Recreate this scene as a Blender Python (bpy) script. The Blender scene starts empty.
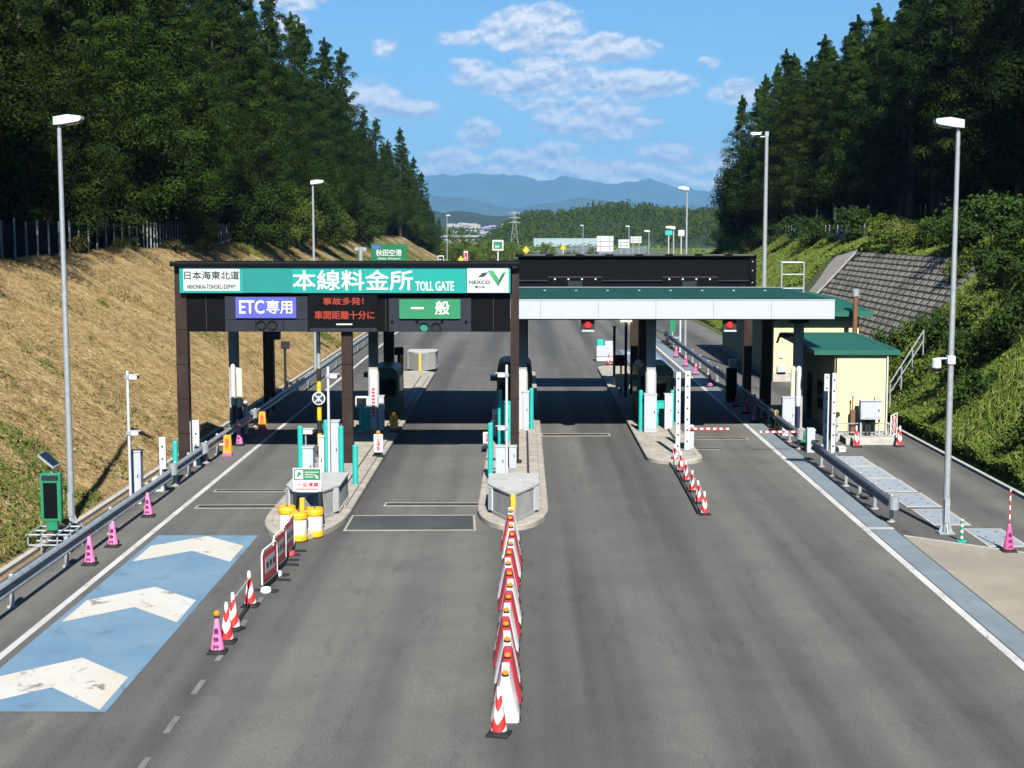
import bpy, math, random
import numpy as np
from mathutils import Vector, Matrix
R_ = math.radians
rnd = random.Random(7)
npr = np.random.default_rng(11)
scene = bpy.context.scene
COL = scene.collection

# ------------------------------------------------------------------ camera
F = 1460.0
CAMZ = 8.5
cam = bpy.data.cameras.new('camera')
camo = bpy.data.objects.new('camera', cam)
COL.objects.link(camo)
cam.sensor_width = 36.0
cam.lens = F / 1024 * 36
cam.clip_end = 30000
cam.clip_start = 0.5
camo.location = (0, 0, CAMZ)
camo.rotation_euler = (R_(90 - 6.02), 0, R_(0.39))
scene.camera = camo
RM = camo.rotation_euler.to_matrix()


def ray(px, py):
    return RM @ Vector(((px - 512) / F, -(py - 384) / F, -1))


def G(px, py, z=0.0):                 # where a spot of the photo meets the level z
    d = ray(px, py)
    t = (z - CAMZ) / d.z
    return Vector((d.x * t, d.y * t, z))


def AT(px, py, Y):                    # where it meets the upright plane y = Y
    d = ray(px, py)
    t = Y / d.y
    return Vector((d.x * t, Y, CAMZ + d.z * t))


# ------------------------------------------------------------------ materials
def newmat(name):
    m = bpy.data.materials.new(name)
    m.use_nodes = True
    nt = m.node_tree
    return m, nt, nt.nodes['Principled BSDF']


def N(nt, typ, **kw):
    n = nt.nodes.new(typ)
    for k, v in kw.items():
        if k.startswith('i_'):
            key = k[2:]
            n.inputs[int(key) if key.isdigit() else key].default_value = v
        else:
            setattr(n, k, v)
    return n


def L(nt, a, b):
    nt.links.new(a, b)


def ramp(nt, fac, stops):
    r = N(nt, 'ShaderNodeValToRGB')
    cr = r.color_ramp
    while len(cr.elements) > 1:
        cr.elements.remove(cr.elements[-1])
    cr.elements[0].position = stops[0][0]
    cr.elements[0].color = (*stops[0][1], 1)
    for p, c in stops[1:]:
        e = cr.elements.new(p)
        e.color = (*c, 1)
    L(nt, fac, r.inputs[0])
    return r.outputs[0]


def simple(name, col, rough=0.6, metal=0.0, var=0.12, scale=6.0, bump=0.0, bscale=40.0, dirt=None, emit=None, es=1.0, spec=0.5):
    m, nt, b = newmat(name)
    b.inputs['Specular IOR Level'].default_value = spec
    tc = N(nt, 'ShaderNodeTexCoord')
    n1 = N(nt, 'ShaderNodeTexNoise', i_Scale=scale, i_Detail=5.0, i_Roughness=0.65)
    L(nt, tc.outputs['Object'], n1.inputs['Vector'])
    lo = tuple(c * (1 - var) for c in col)
    hi = tuple(min(1, c * (1 + var)) for c in col)
    c = ramp(nt, n1.outputs['Fac'], [(0.3, lo), (0.7, hi)])
    if dirt:
        n2 = N(nt, 'ShaderNodeTexNoise', i_Scale=scale * 0.6, i_Detail=8.0, i_Roughness=0.75)
        mp = N(nt, 'ShaderNodeMapping')
        mp.inputs['Scale'].default_value = (2.5, 2.5, 0.6)
        L(nt, tc.outputs['Object'], mp.inputs['Vector'])
        L(nt, mp.outputs[0], n2.inputs['Vector'])
        mx = N(nt, 'ShaderNodeMix', data_type='RGBA')
        k = ramp(nt, n2.outputs['Fac'], [(0.5, (0, 0, 0)), (0.75, (1, 1, 1))])
        L(nt, k, mx.inputs['Factor'])
        L(nt, c, mx.inputs['A'])
        mx.inputs['B'].default_value = (*dirt, 1)
        c = mx.outputs['Result']
    L(nt, c, b.inputs['Base Color'])
    b.inputs['Roughness'].default_value = rough
    b.inputs['Metallic'].default_value = metal
    if bump:
        n3 = N(nt, 'ShaderNodeTexNoise', i_Scale=bscale, i_Detail=4.0)
        L(nt, tc.outputs['Object'], n3.inputs['Vector'])
        bp = N(nt, 'ShaderNodeBump', i_Strength=bump, i_Distance=0.02)
        L(nt, n3.outputs['Fac'], bp.inputs['Height'])
        L(nt, bp.outputs[0], b.inputs['Normal'])
    if emit:
        b.inputs['Emission Color'].default_value = (*emit, 1)
        b.inputs['Emission Strength'].default_value = es
    return m


M = {}
M['brown'] = simple('brown_steel', (0.032, 0.020, 0.017), 0.5, 0, 0.2, 2.0, dirt=(0.05, 0.035, 0.03), spec=0.2)
M['black'] = simple('black_panel', (0.0035, 0.004, 0.0052), 0.7, 0, 0.2, 1.5, spec=0.08)
M['greypanel'] = simple('dark_grey_panel', (0.022, 0.026, 0.036), 0.6, 0, 0.12, 2.0, spec=0.15)
M['teal'] = simple('teal_sign_face', (0.005, 0.27, 0.235), 0.45, 0, 0.05, 0.9)
M['teal2'] = simple('darker_teal_sign_face', (0.005, 0.20, 0.18), 0.5, 0, 0.06, 1.2)
M['white'] = simple('white_sign_face', (0.56, 0.57, 0.57), 0.45, 0, 0.03, 2.0)
M['blue'] = simple('blue_sign_face', (0.08, 0.09, 0.42), 0.45, 0, 0.05, 2.0)
M['green'] = simple('green_sign_face', (0.02, 0.20, 0.085), 0.45, 0, 0.05, 2.0)
M['dgreen'] = simple('road_sign_green', (0.004, 0.13, 0.045), 0.45, 0, 0.05, 2.0)
M['ink'] = simple('dark_ink', (0.02, 0.045, 0.04), 0.5, 0, 0.05)
M['redink'] = simple('red_ink', (0.55, 0.03, 0.06), 0.5, 0, 0.05)
M['led'] = simple('red_led_dots', (0.1, 0.01, 0.005), 0.5, 0, 0.02, emit=(1.0, 0.10, 0.02), es=0.22)
M['redlamp'] = simple('red_signal_lamp', (0.5, 0.01, 0.01), 0.2, 0, 0.02, emit=(1.0, 0.02, 0.02), es=0.8)
M['greenlamp'] = simple('green_lens', (0.03, 0.22, 0.15), 0.1, 0, 0.02)
M['darklens'] = simple('dark_lens', (0.02, 0.023, 0.028), 0.06, 0, 0.02)
M['fascia'] = simple('white_fascia_panel', (0.42, 0.455, 0.50), 0.35, 0, 0.03, 1.5)
M['joint'] = simple('panel_joint', (0.25, 0.26, 0.27), 0.6)
M['soffit'] = simple('canopy_soffit', (0.035, 0.034, 0.033), 0.7, spec=0.2)
M['galv'] = simple('galvanised_steel', (0.36, 0.40, 0.42), 0.42, 0.35, 0.15, 8.0)
M['galvl'] = simple('sunlit_galvanised_rail', (0.27, 0.315, 0.355), 0.45, 0.15, 0.2, 3.0, dirt=(0.15, 0.17, 0.19))  # lit copy of the rail steel, sunlight on the left rails put in
M['galvd'] = simple('shaded_galvanised_rail', (0.12, 0.15, 0.19), 0.5, 0.1, 0.22, 3.0, dirt=(0.08, 0.09, 0.10))  # same rail steel, shade on the right rails put into the colour
M['whitep'] = simple('white_paint', (0.52, 0.545, 0.57), 0.45, 0, 0.06, 5.0, dirt=(0.45, 0.45, 0.43))
M['cream'] = simple('cream_paint', (0.72, 0.66, 0.48), 0.5, 0, 0.06, 5.0)
M['cab'] = simple('pale_grey_cabinet', (0.42, 0.455, 0.50), 0.45, 0, 0.06, 5.0, dirt=(0.42, 0.43, 0.42))
M['tealp'] = simple('turquoise_post_paint', (0.02, 0.42, 0.36), 0.45, 0, 0.08, 6.0)
M['booth'] = simple('dark_green_booth', (0.016, 0.075, 0.058), 0.45, 0, 0.15, 3.0, spec=0.3)
M['glass'] = simple('dark_booth_glass', (0.01, 0.015, 0.016), 0.08, 0, 0.05)
M['navy'] = simple('navy_paint_and_shade', (0.02, 0.025, 0.07), 0.5)  # post paint, and painted shade on the antenna poles
M['conc'] = simple('pale_concrete', (0.42, 0.40, 0.36), 0.85, 0, 0.16, 3.0, 0.25, 30.0, dirt=(0.22, 0.20, 0.17))
M['kerb'] = simple('island_concrete', (0.36, 0.335, 0.285), 0.85, 0, 0.2, 1.6, 0.3, 20.0, dirt=(0.17, 0.155, 0.13))
M['wedge'] = simple('crash_wall_concrete', (0.41, 0.42, 0.405), 0.8, 0, 0.14, 1.6, 0.2, 25.0, dirt=(0.27, 0.27, 0.25))
M['yellow'] = simple('yellow_paint', (0.75, 0.42, 0.02), 0.45, 0, 0.06, 5.0)
M['amber'] = simple('amber_lens', (0.75, 0.20, 0.01), 0.2, 0, 0.05, emit=(1.0, 0.25, 0.0), es=0.12)
M['orange'] = simple('orange_yellow_plastic', (0.72, 0.28, 0.015), 0.5, 0, 0.06, 5.0)
M['rubber'] = simple('black_rubber', (0.012, 0.012, 0.013), 0.8)
M['pink'] = simple('pink_cone_plastic', (0.80, 0.20, 0.42), 0.5, 0, 0.10, 3.0)
M['hotpink'] = simple('strong_pink_plastic', (0.85, 0.10, 0.30), 0.5, 0, 0.08, 3.0)
M['purple'] = simple('violet_letter', (0.10, 0.012, 0.10), 0.6)
M['red'] = simple('red_plastic', (0.52, 0.035, 0.055), 0.5, 0, 0.12, 3.0, dirt=(0.42, 0.10, 0.10))
M['whiteplast'] = simple('white_plastic', (0.74, 0.73, 0.72), 0.5, 0, 0.06, 4.0, dirt=(0.5, 0.48, 0.45))
M['ywall'] = simple('yellow_render_wall', (0.70, 0.61, 0.33), 0.8, 0, 0.04, 1.5, 0.1, 60.0)
M['groof'] = simple('green_metal_roof', (0.011, 0.105, 0.072), 0.5, 0, 0.10, 1.0)
M['rust'] = simple('rusty_pipe', (0.16, 0.07, 0.035), 0.7)
M['bark'] = simple('bark', (0.055, 0.042, 0.032), 0.9, 0, 0.3, 3.0, 0.5, 12.0)
M['plate'] = simple('steel_cover_plate', (0.33, 0.38, 0.43), 0.5, 0.15, 0.12, 3.0)
M['netting'] = simple('dark_fence_net', (0.008, 0.010, 0.010), 0.9, spec=0.05)
M['fencepost'] = simple('fence_post_grey', (0.22, 0.24, 0.24), 0.7)
M['tyre'] = simple('solar_cells', (0.012, 0.016, 0.035), 0.15)
M['houseW'] = simple('pale_house_wall', (0.27, 0.265, 0.255), 0.8)
M['houseR'] = simple('grey_roof', (0.26, 0.27, 0.30), 0.7)
M['houseB'] = simple('blue_roof', (0.10, 0.14, 0.38), 0.6)
M['tealroof'] = simple('pale_teal_roof', (0.34, 0.44, 0.42), 0.6, 0, 0.1, 0.05)
M['barrierglass'] = simple('pale_noise_panel', (0.40, 0.44, 0.46), 0.4, 0, 0.1, 0.5)


def stripes(name, ca, cb, kind, freq, duty=0.5, rough=0.5):
    m, nt, b = newmat(name)
    tc = N(nt, 'ShaderNodeTexCoord')
    sp = N(nt, 'ShaderNodeSeparateXYZ')
    L(nt, tc.outputs['Object'], sp.inputs[0])

    def mth(op, a, bb=None):
        n = N(nt, 'ShaderNodeMath', operation=op)
        for i, v in enumerate((a, bb)):
            if v is None:
                continue
            if isinstance(v, (int, float)):
                n.inputs[i].default_value = v
            else:
                L(nt, v, n.inputs[i])
        return n.outputs[0]
    if kind == 'spiral':
        an = mth('ARCTAN2', sp.outputs[0], sp.outputs[1])
        an = mth('ABSOLUTE', an)
        v = mth('ADD', mth('MULTIPLY', an, 0.32), mth('MULTIPLY', sp.outputs[2], freq))
    elif kind == 'z':
        v = mth('MULTIPLY', sp.outputs[2], freq)
    elif kind == 'x':
        v = mth('MULTIPLY', sp.outputs[0], freq)
    else:
        v = mth('MULTIPLY', mth('ADD', sp.outputs[0], sp.outputs[2]), freq)
    fr = mth('FRACT', mth('ADD', v, 50.0))
    k = mth('GREATER_THAN', fr, duty)
    n1 = N(nt, 'ShaderNodeTexNoise', i_Scale=9.0, i_Detail=4.0)
    L(nt, tc.outputs['Object'], n1.inputs['Vector'])
    mx = N(nt, 'ShaderNodeMix', data_type='RGBA')
    L(nt, k, mx.inputs['Factor'])
    mx.inputs['A'].default_value = (*ca, 1)
    mx.inputs['B'].default_value = (*cb, 1)
    m2 = N(nt, 'ShaderNodeMix', data_type='RGBA', blend_type='MULTIPLY')
    m2.inputs['Factor'].default_value = 1
    L(nt, mx.outputs['Result'], m2.inputs['A'])
    L(nt, ramp(nt, n1.outputs['Fac'], [(0.3, (0.6, 0.58, 0.55)), (0.55, (1, 1, 1))]), m2.inputs['B'])
    L(nt, m2.outputs['Result'], b.inputs['Base Color'])
    b.inputs['Roughness'].default_value = rough
    return m


RED, WHT = (0.62, 0.03, 0.03), (0.76, 0.75, 0.74)
M['conestripe'] = stripes('red_white_cone_stripes', RED, WHT, 'spiral', 2.4)
M['arm'] = stripes('red_white_bar_stripes', RED, WHT, 'x', 4.0)
M['armz'] = stripes('red_white_pole_stripes', RED, WHT, 'z', 4.0)
M['bw'] = stripes('black_white_bar_stripes', (0.02, 0.02, 0.02), WHT, 'x', 8.0)
M['yb'] = stripes('yellow_black_pole_stripes', (0.02, 0.02, 0.02), (0.75, 0.48, 0.02), 'z', 1.05)
M['gw'] = stripes('green_white_bollard_stripes', (0.02, 0.28, 0.16), WHT, 'z', 6.0)
M['rwdiag'] = stripes('red_white_board_stripes', RED, WHT, 'd', 3.0)

# canopy roof sheet: corrugated ribs are real geometry, colour only here
M['roofsheet'] = simple('dark_green_roof_sheet', (0.007, 0.042, 0.034), 0.5, 0, 0.2, 0.6, dirt=(0.015, 0.075, 0.06))


def ground_mats():
    # asphalt
    m, nt, b = newmat('asphalt')
    tc = N(nt, 'ShaderNodeTexCoord')
    mp = N(nt, 'ShaderNodeMapping')
    mp.inputs['Scale'].default_value = (0.55, 0.012, 1)
    L(nt, tc.outputs['Object'], mp.inputs['Vector'])
    n1 = N(nt, 'ShaderNodeTexNoise', i_Scale=1.0, i_Detail=3.0, i_Roughness=0.5)
    L(nt, mp.outputs[0], n1.inputs['Vector'])
    c1 = ramp(nt, n1.outputs['Fac'], [(0.38, (0.060, 0.061, 0.060)), (0.5, (0.094, 0.0945, 0.089)), (0.62, (0.124, 0.123, 0.114))])
    n2 = N(nt, 'ShaderNodeTexNoise', i_Scale=0.35, i_Detail=8.0, i_Roughness=0.7)
    L(nt, tc.outputs['Object'], n2.inputs['Vector'])
    c2 = ramp(nt, n2.outputs['Fac'], [(0.3, (0.82, 0.82, 0.82)), (0.7, (1.14, 1.13, 1.11))])
    mx = N(nt, 'ShaderNodeMix', data_type='RGBA', blend_type='MULTIPLY')
    mx.inputs['Factor'].default_value = 1
    L(nt, c1, mx.inputs['A'])
    L(nt, c2, mx.inputs['B'])
    n3 = N(nt, 'ShaderNodeTexNoise', i_Scale=26.0, i_Detail=5.0, i_Roughness=0.9)
    L(nt, tc.outputs['Object'], n3.inputs['Vector'])
    c3 = ramp(nt, n3.outputs['Fac'], [(0.3, (0.45, 0.45, 0.45)), (0.5, (1, 1, 1)), (0.70, (1.75, 1.73, 1.68))])
    m2 = N(nt, 'ShaderNodeMix', data_type='RGBA', blend_type='MULTIPLY')
    m2.inputs['Factor'].default_value = 1
    L(nt, mx.outputs['Result'], m2.inputs['A'])
    L(nt, c3, m2.inputs['B'])
    # oil drip patches
    n4 = N(nt, 'ShaderNodeTexNoise', i_Scale=1.7, i_Detail=6.0, i_Roughness=0.7)
    mp4 = N(nt, 'ShaderNodeMapping')
    mp4.inputs['Scale'].default_value = (1.0, 0.25, 1)
    L(nt, tc.outputs['Object'], mp4.inputs['Vector'])
    L(nt, mp4.outputs[0], n4.inputs['Vector'])
    c4 = ramp(nt, n4.outputs['Fac'], [(0.56, (1, 1, 1)), (0.74, (0.66, 0.66, 0.67))])
    m3 = N(nt, 'ShaderNodeMix', data_type='RGBA', blend_type='MULTIPLY')
    m3.inputs['Factor'].default_value = 1
    L(nt, m2.outputs['Result'], m3.inputs['A'])
    L(nt, c4, m3.inputs['B'])
    L(nt, m3.outputs['Result'], b.inputs['Base Color'])
    b.inputs['Roughness'].default_value = 0.88
    bp = N(nt, 'ShaderNodeBump', i_Strength=0.35, i_Distance=0.02)
    L(nt, n3.outputs['Fac'], bp.inputs['Height'])
    L(nt, bp.outputs[0], b.inputs['Normal'])
    M['asphalt'] = m

    def worn(name, col, under, lo, hi, sc, rough=0.7, tint=None):
        m, nt, b = newmat(name)
        tc = N(nt, 'ShaderNodeTexCoord')
        mp = N(nt, 'ShaderNodeMapping')
        mp.inputs['Scale'].default_value = (1.0, 0.55, 1)
        L(nt, tc.outputs['Object'], mp.inputs['Vector'])
        n = N(nt, 'ShaderNodeTexNoise', i_Scale=sc, i_Detail=10.0, i_Roughness=0.72, i_Distortion=0.6)
        L(nt, mp.outputs[0], n.inputs['Vector'])
        k = ramp(nt, n.outputs['Fac'], [(lo, (0, 0, 0)), (hi, (1, 1, 1))])
        n2 = N(nt, 'ShaderNodeTexNoise', i_Scale=0.5, i_Detail=6.0, i_Roughness=0.7)
        L(nt, tc.outputs['Object'], n2.inputs['Vector'])
        t = tint or tuple(c * 0.8 for c in col)
        c = ramp(nt, n2.outputs['Fac'], [(0.38, col), (0.62, t)])
        mx = N(nt, 'ShaderNodeMix', data_type='RGBA')
        L(nt, k, mx.inputs['Factor'])
        L(nt, c, mx.inputs['A'])
        mx.inputs['B'].default_value = (*under, 1)
        L(nt, mx.outputs['Result'], b.inputs['Base Color'])
        b.inputs['Roughness'].default_value = rough
        M[name] = m
    worn('lane_paint', (0.55, 0.55, 0.53), (0.14, 0.14, 0.135), 0.56, 0.70, 2.2)
    worn('blue_road_paint', (0.115, 0.215, 0.315), (0.10, 0.115, 0.125), 0.56, 0.76, 1.4, tint=(0.155, 0.255, 0.34))
    worn('chevron_paint', (0.53, 0.53, 0.50), (0.13, 0.12, 0.10), 0.575, 0.64, 1.8, tint=(0.51, 0.48, 0.40))
    worn('apron_concrete', (0.31, 0.285, 0.23), (0.23, 0.21, 0.165), 0.52, 0.75, 0.6)
    worn('gutter_concrete', (0.19, 0.235, 0.265), (0.15, 0.18, 0.20), 0.55, 0.75, 1.2)
    worn('dash_paint', (0.21, 0.21, 0.195), (0.10, 0.10, 0.10), 0.42, 0.66, 3.0)
    worn('slot_pale', (0.40, 0.38, 0.31), (0.20, 0.19, 0.17), 0.55, 0.75, 2.0)
    worn('plate_dark', (0.055, 0.057, 0.06), (0.085, 0.085, 0.083), 0.5, 0.75, 1.0)
    worn('slot_dark', (0.03, 0.03, 0.03), (0.055, 0.055, 0.05), 0.5, 0.75, 2.0)

    # dry grass soil of the left slope
    m, nt, b = newmat('dry_slope_soil')
    tc = N(nt, 'ShaderNodeTexCoord')
    mp = N(nt, 'ShaderNodeMapping')
    mp.inputs['Rotation'].default_value = (0.0, 0.5, 0.55)
    mp.inputs['Scale'].default_value = (0.9, 3.2, 2.2)
    L(nt, tc.outputs['Object'], mp.inputs['Vector'])
    n1 = N(nt, 'ShaderNodeTexNoise', i_Scale=1.1, i_Detail=9.0, i_Roughness=0.75)
    L(nt, mp.outputs[0], n1.inputs['Vector'])
    c1 = ramp(nt, n1.outputs['Fac'], [(0.28, (0.16, 0.105, 0.048)), (0.45, (0.26, 0.18, 0.085)), (0.62, (0.35, 0.25, 0.12)), (0.8, (0.42, 0.31, 0.17))])
    n2 = N(nt, 'ShaderNodeTexNoise', i_Scale=0.16, i_Detail=7.0, i_Roughness=0.7)
    L(nt, tc.outputs['Object'], n2.inputs['Vector'])
    k = ramp(nt, n2.outputs['Fac'], [(0.53, (0, 0, 0)), (0.68, (1, 1, 1))])
    mx = N(nt, 'ShaderNodeMix', data_type='RGBA')
    L(nt, k, mx.inputs['Factor'])
    L(nt, c1, mx.inputs['A'])
    mx.inputs['B'].default_value = (0.075, 0.085, 0.025, 1)
    L(nt, mx.outputs['Result'], b.inputs['Base Color'])
    b.inputs['Roughness'].default_value = 0.95
    bp = N(nt, 'ShaderNodeBump', i_Strength=0.8, i_Distance=0.15)
    L(nt, n1.outputs['Fac'], bp.inputs['Height'])
    L(nt, bp.outputs[0], b.inputs['Normal'])
    M['dryslope'] = m
    M['greenslope'] = simple('grassy_slope_soil', (0.055, 0.075, 0.016), 0.95, 0, 0.45, 1.5, 0.6, 6.0, dirt=(0.09, 0.085, 0.03))
    M['ground'] = simple('meadow', (0.07, 0.095, 0.03), 0.95, 0, 0.4, 0.02, dirt=(0.14, 0.13, 0.05))
    M['farwood'] = simple('far_forest_floor', (0.012, 0.028, 0.010), 0.95, 0, 0.4, 0.03)
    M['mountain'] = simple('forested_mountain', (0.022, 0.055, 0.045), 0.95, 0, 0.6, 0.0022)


ground_mats()


def leafmat(name, cols, rough=0.6, trans=0.07, clump=0.4):
    m, nt, b = newmat(name)
    g = N(nt, 'ShaderNodeNewGeometry')
    tc = N(nt, 'ShaderNodeTexCoord')
    nz = N(nt, 'ShaderNodeTexNoise', i_Scale=1.1, i_Detail=2.0)
    L(nt, tc.outputs['Object'], nz.inputs['Vector'])
    mr0 = N(nt, 'ShaderNodeMapRange', i_1=0.32, i_2=0.68)
    L(nt, nz.outputs['Fac'], mr0.inputs[0])
    mxf = N(nt, 'ShaderNodeMix', data_type='FLOAT')
    mxf.inputs[0].default_value = clump
    L(nt, g.outputs['Random Per Island'], mxf.inputs[2])
    L(nt, mr0.outputs[0], mxf.inputs[3])
    c = ramp(nt, mxf.outputs[0], [(i / (len(cols) - 1), c) for i, c in enumerate(cols)])
    oi = N(nt, 'ShaderNodeObjectInfo')
    hs = N(nt, 'ShaderNodeHueSaturation')
    mr = N(nt, 'ShaderNodeMapRange', i_3=0.75, i_4=1.25)
    L(nt, oi.outputs['Random'], mr.inputs[0])
    L(nt, mr.outputs[0], hs.inputs['Value'])
    L(nt, c, hs.inputs['Color'])
    L(nt, hs.outputs[0], b.inputs['Base Color'])
    b.inputs['Roughness'].default_value = 0.8
    b.inputs['Specular IOR Level'].default_value = 0.08
    tr = N(nt, 'ShaderNodeBsdfTranslucent')
    L(nt, hs.outputs[0], tr.inputs[0])
    mx = N(nt, 'ShaderNodeMixShader')
    mx.inputs[0].default_value = trans
    L(nt, b.outputs[0], mx.inputs[1])
    L(nt, tr.outputs[0], mx.inputs[2])
    L(nt, mx.outputs[0], nt.nodes['Material Output'].inputs['Surface'])
    return m


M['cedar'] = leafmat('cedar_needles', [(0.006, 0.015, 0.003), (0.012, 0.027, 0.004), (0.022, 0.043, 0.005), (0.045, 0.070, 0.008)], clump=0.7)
M['cedar2'] = leafmat('shaded_cedar_needles', [(0.005, 0.013, 0.003), (0.010, 0.023, 0.004), (0.020, 0.040, 0.006)], clump=0.7)  # darker copy of the cedar colours with the forest shade put in
M['broad'] = leafmat('broad_leaves', [(0.014, 0.034, 0.008), (0.028, 0.058, 0.011), (0.048, 0.078, 0.015)])
M['scrub'] = leafmat('scrub_leaves', [(0.028, 0.052, 0.010), (0.052, 0.088, 0.014), (0.088, 0.125, 0.020), (0.14, 0.155, 0.032)])
M['valley'] = leafmat('sunlit_valley_leaves', [(0.045, 0.085, 0.014), (0.075, 0.125, 0.020), (0.12, 0.165, 0.030)])  # brighter leaf copy, sunlight on the valley trees put into the colour
M['meadowgrass'] = leafmat('long_grass_blades', [(0.06, 0.10, 0.015), (0.10, 0.15, 0.025), (0.15, 0.185, 0.04), (0.21, 0.20, 0.07)])
M['drygrass'] = leafmat('dry_grass_blades', [(0.22, 0.145, 0.062), (0.33, 0.23, 0.105), (0.42, 0.31, 0.15), (0.50, 0.395, 0.22)], 0.8, 0.15)
M['weedy'] = leafmat('yellowing_weeds', [(0.06, 0.07, 0.02), (0.12, 0.11, 0.035), (0.20, 0.16, 0.06)])
M['farleaf'] = leafmat('distant_tree_leaves', [(0.020, 0.038, 0.008), (0.034, 0.058, 0.010), (0.055, 0.080, 0.014)], 0.8, 0.07)


# ------------------------------------------------------------------ mesh building
class MB:
    def __init__(s):
        s.v, s.f, s.m, s.mats = [], [], [], []

    def mi(s, mat):
        if mat not in s.mats:
            s.mats.append(mat)
        return s.mats.index(mat)

    def add(s, vs, fs, mat):
        o = len(s.v)
        i = s.mi(mat)
        s.v += [tuple(v) for v in vs]
        for f in fs:
            s.f.append(tuple(a + o for a in f))
            s.m.append(i)
        return s

    def box(s, x0, x1, y0, y1, z0, z1, mat, bev=0.0):
        if bev:
            b = bev
            # chamfered upright box: octagonal plan, chamfered top
            pl = [(x0 + b, y0), (x1 - b, y0), (x1, y0 + b), (x1, y1 - b), (x1 - b, y1), (x0 + b, y1), (x0, y1 - b), (x0, y0 + b)]
            pt = [(x0 + b, y0 + b), (x1 - b, y0 + b), (x1 - b, y0 + b), (x1 - b, y1 - b), (x1 - b, y1 - b), (x0 + b, y1 - b), (x0 + b, y1 - b), (x0 + b, y0 + b)]
            vs = [(x, y, z0) for x, y in pl] + [(x, y, z1 - b) for x, y in pl]
            q = [(x0 + b, y0 + b, z1), (x1 - b, y0 + b, z1), (x1 - b, y1 - b, z1), (x0 + b, y1 - b, z1)]
            vs += q
            fs = [tuple(range(7, -1, -1))] + [(i, (i + 1) % 8, 8 + (i + 1) % 8, 8 + i) for i in range(8)]
            fs += [(8, 9, 17, 16), (10, 11, 18, 17), (12, 13, 19, 18), (14, 15, 16, 19), (9, 10, 17), (11, 12, 18), (13, 14, 19), (15, 8, 16), (16, 17, 18, 19)]
            return s.add(vs, fs, mat)
        vs = [(x0, y0, z0), (x1, y0, z0), (x1, y1, z0), (x0, y1, z0), (x0, y0, z1), (x1, y0, z1), (x1, y1, z1), (x0, y1, z1)]
        return s.add(vs, [(3, 2, 1, 0), (4, 5, 6, 7), (0, 1, 5, 4), (1, 2, 6, 5), (2, 3, 7, 6), (3, 0, 4, 7)], mat)

    def cyl(s, p0, p1, r0, mat, r1=None, n=12, caps=True):
        r1 = r0 if r1 is None else r1
        p0, p1 = Vector(p0), Vector(p1)
        d = (p1 - p0).normalized()
        a = d.orthogonal().normalized()
        b = d.cross(a)
        vs = []
        for p, r in ((p0, r0), (p1, r1)):
            for i in range(n):
                t = 2 * math.pi * i / n
                vs.append(p + a * (r * math.cos(t)) + b * (r * math.sin(t)))
        fs = [(i, (i + 1) % n, n + (i + 1) % n, n + i) for i in range(n)]
        if caps:
            fs += [tuple(range(n - 1, -1, -1)), tuple(range(n, 2 * n))]
        return s.add(vs, fs, mat)

    def lathe(s, prof, mat, n=16, c=(0, 0), mats=None):
        vs = []
        for r, z in prof:
            for i in range(n):
                t = 2 * math.pi * i / n
                vs.append((c[0] + r * math.cos(t), c[1] + r * math.sin(t), z))
        for k in range(len(prof) - 1):
            fs = [(i, (i + 1) % n, n + (i + 1) % n, n + i) for i in range(n)]
            s.add(vs[k * n:(k + 2) * n], fs, (mats[k] if mats else mat))
        s.add(vs[-n:], [tuple(range(n))], mats[-1] if mats else mat)
        s.add(vs[:n], [tuple(range(n - 1, -1, -1))], mats[0] if mats else mat)
        return s

    def prism(s, pts, d, mat):            # polygon (3-D points) pushed along vector d
        n = len(pts)
        d = Vector(d)
        vs = [Vector(p) for p in pts] + [Vector(p) + d for p in pts]
        fs = [tuple(range(n - 1, -1, -1)), tuple(range(n, 2 * n))] + [(i, (i + 1) % n, n + (i + 1) % n, n + i) for i in range(n)]
        return s.add(vs, fs, mat)

    def poly(s, pts, mat):
        return s.add(pts, [tuple(range(len(pts)))], mat)

    def sphere(s, c, r, mat, n=10, sz=1.0):
        prof = [(max(0.001, r * math.sin(math.pi * k / n)), c[2] - sz * r * math.cos(math.pi * k / n)) for k in range(n + 1)]
        return s.lathe(prof, mat, n + 4, (c[0], c[1]))

    def tube(s, pts, r, mat, n=8):
        for a, b in zip(pts[:-1], pts[1:]):
            s.cyl(a, b, r, mat, n=n)
        return s

    def build(s, name, parent=None, smooth=40, loc=None):
        me = bpy.data.meshes.new(name)
        me.from_pydata(s.v, [], s.f)
        for m in s.mats:
            me.materials.append(M[m] if isinstance(m, str) else m)
        me.polygons.foreach_set('material_index', s.m)
        if smooth:
            me.shade_smooth()
            me.set_sharp_from_angle(angle=R_(smooth))
        me.update()
        o = bpy.data.objects.new(name, me)
        COL.objects.link(o)
        if parent:
            o.parent = parent
        if loc is not None:
            o.location = loc
        return o


def tag(o, label=None, cat=None, group=None, kind=None):
    if label:
        o['label'] = label
    if cat:
        o['category'] = cat
    if group:
        o['group'] = group
    if kind:
        o['kind'] = kind
    return o


def thing(name, label, cat, loc=(0, 0, 0), rz=0.0, group=None):
    o = bpy.data.objects.new(name, None)
    o.empty_display_size = 0.2
    COL.objects.link(o)
    o.location = loc
    o.rotation_euler = (0, 0, rz)
    return tag(o, label, cat, group)


def dup(root, loc, rz=0.0, label=None, group=None, scale=None):
    def cp(o, par):
        c = o.copy()
        COL.objects.link(c)
        if par:
            c.parent = par
        for ch in o.children:
            cp(ch, c)
        return c
    r = cp(root, None)
    r.location = loc
    r.rotation_euler = (0, 0, rz)
    if scale:
        r.scale = (scale, scale, scale) if not isinstance(scale, tuple) else scale
    if label:
        r['label'] = label
    if group:
        r['group'] = group
    return r


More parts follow.
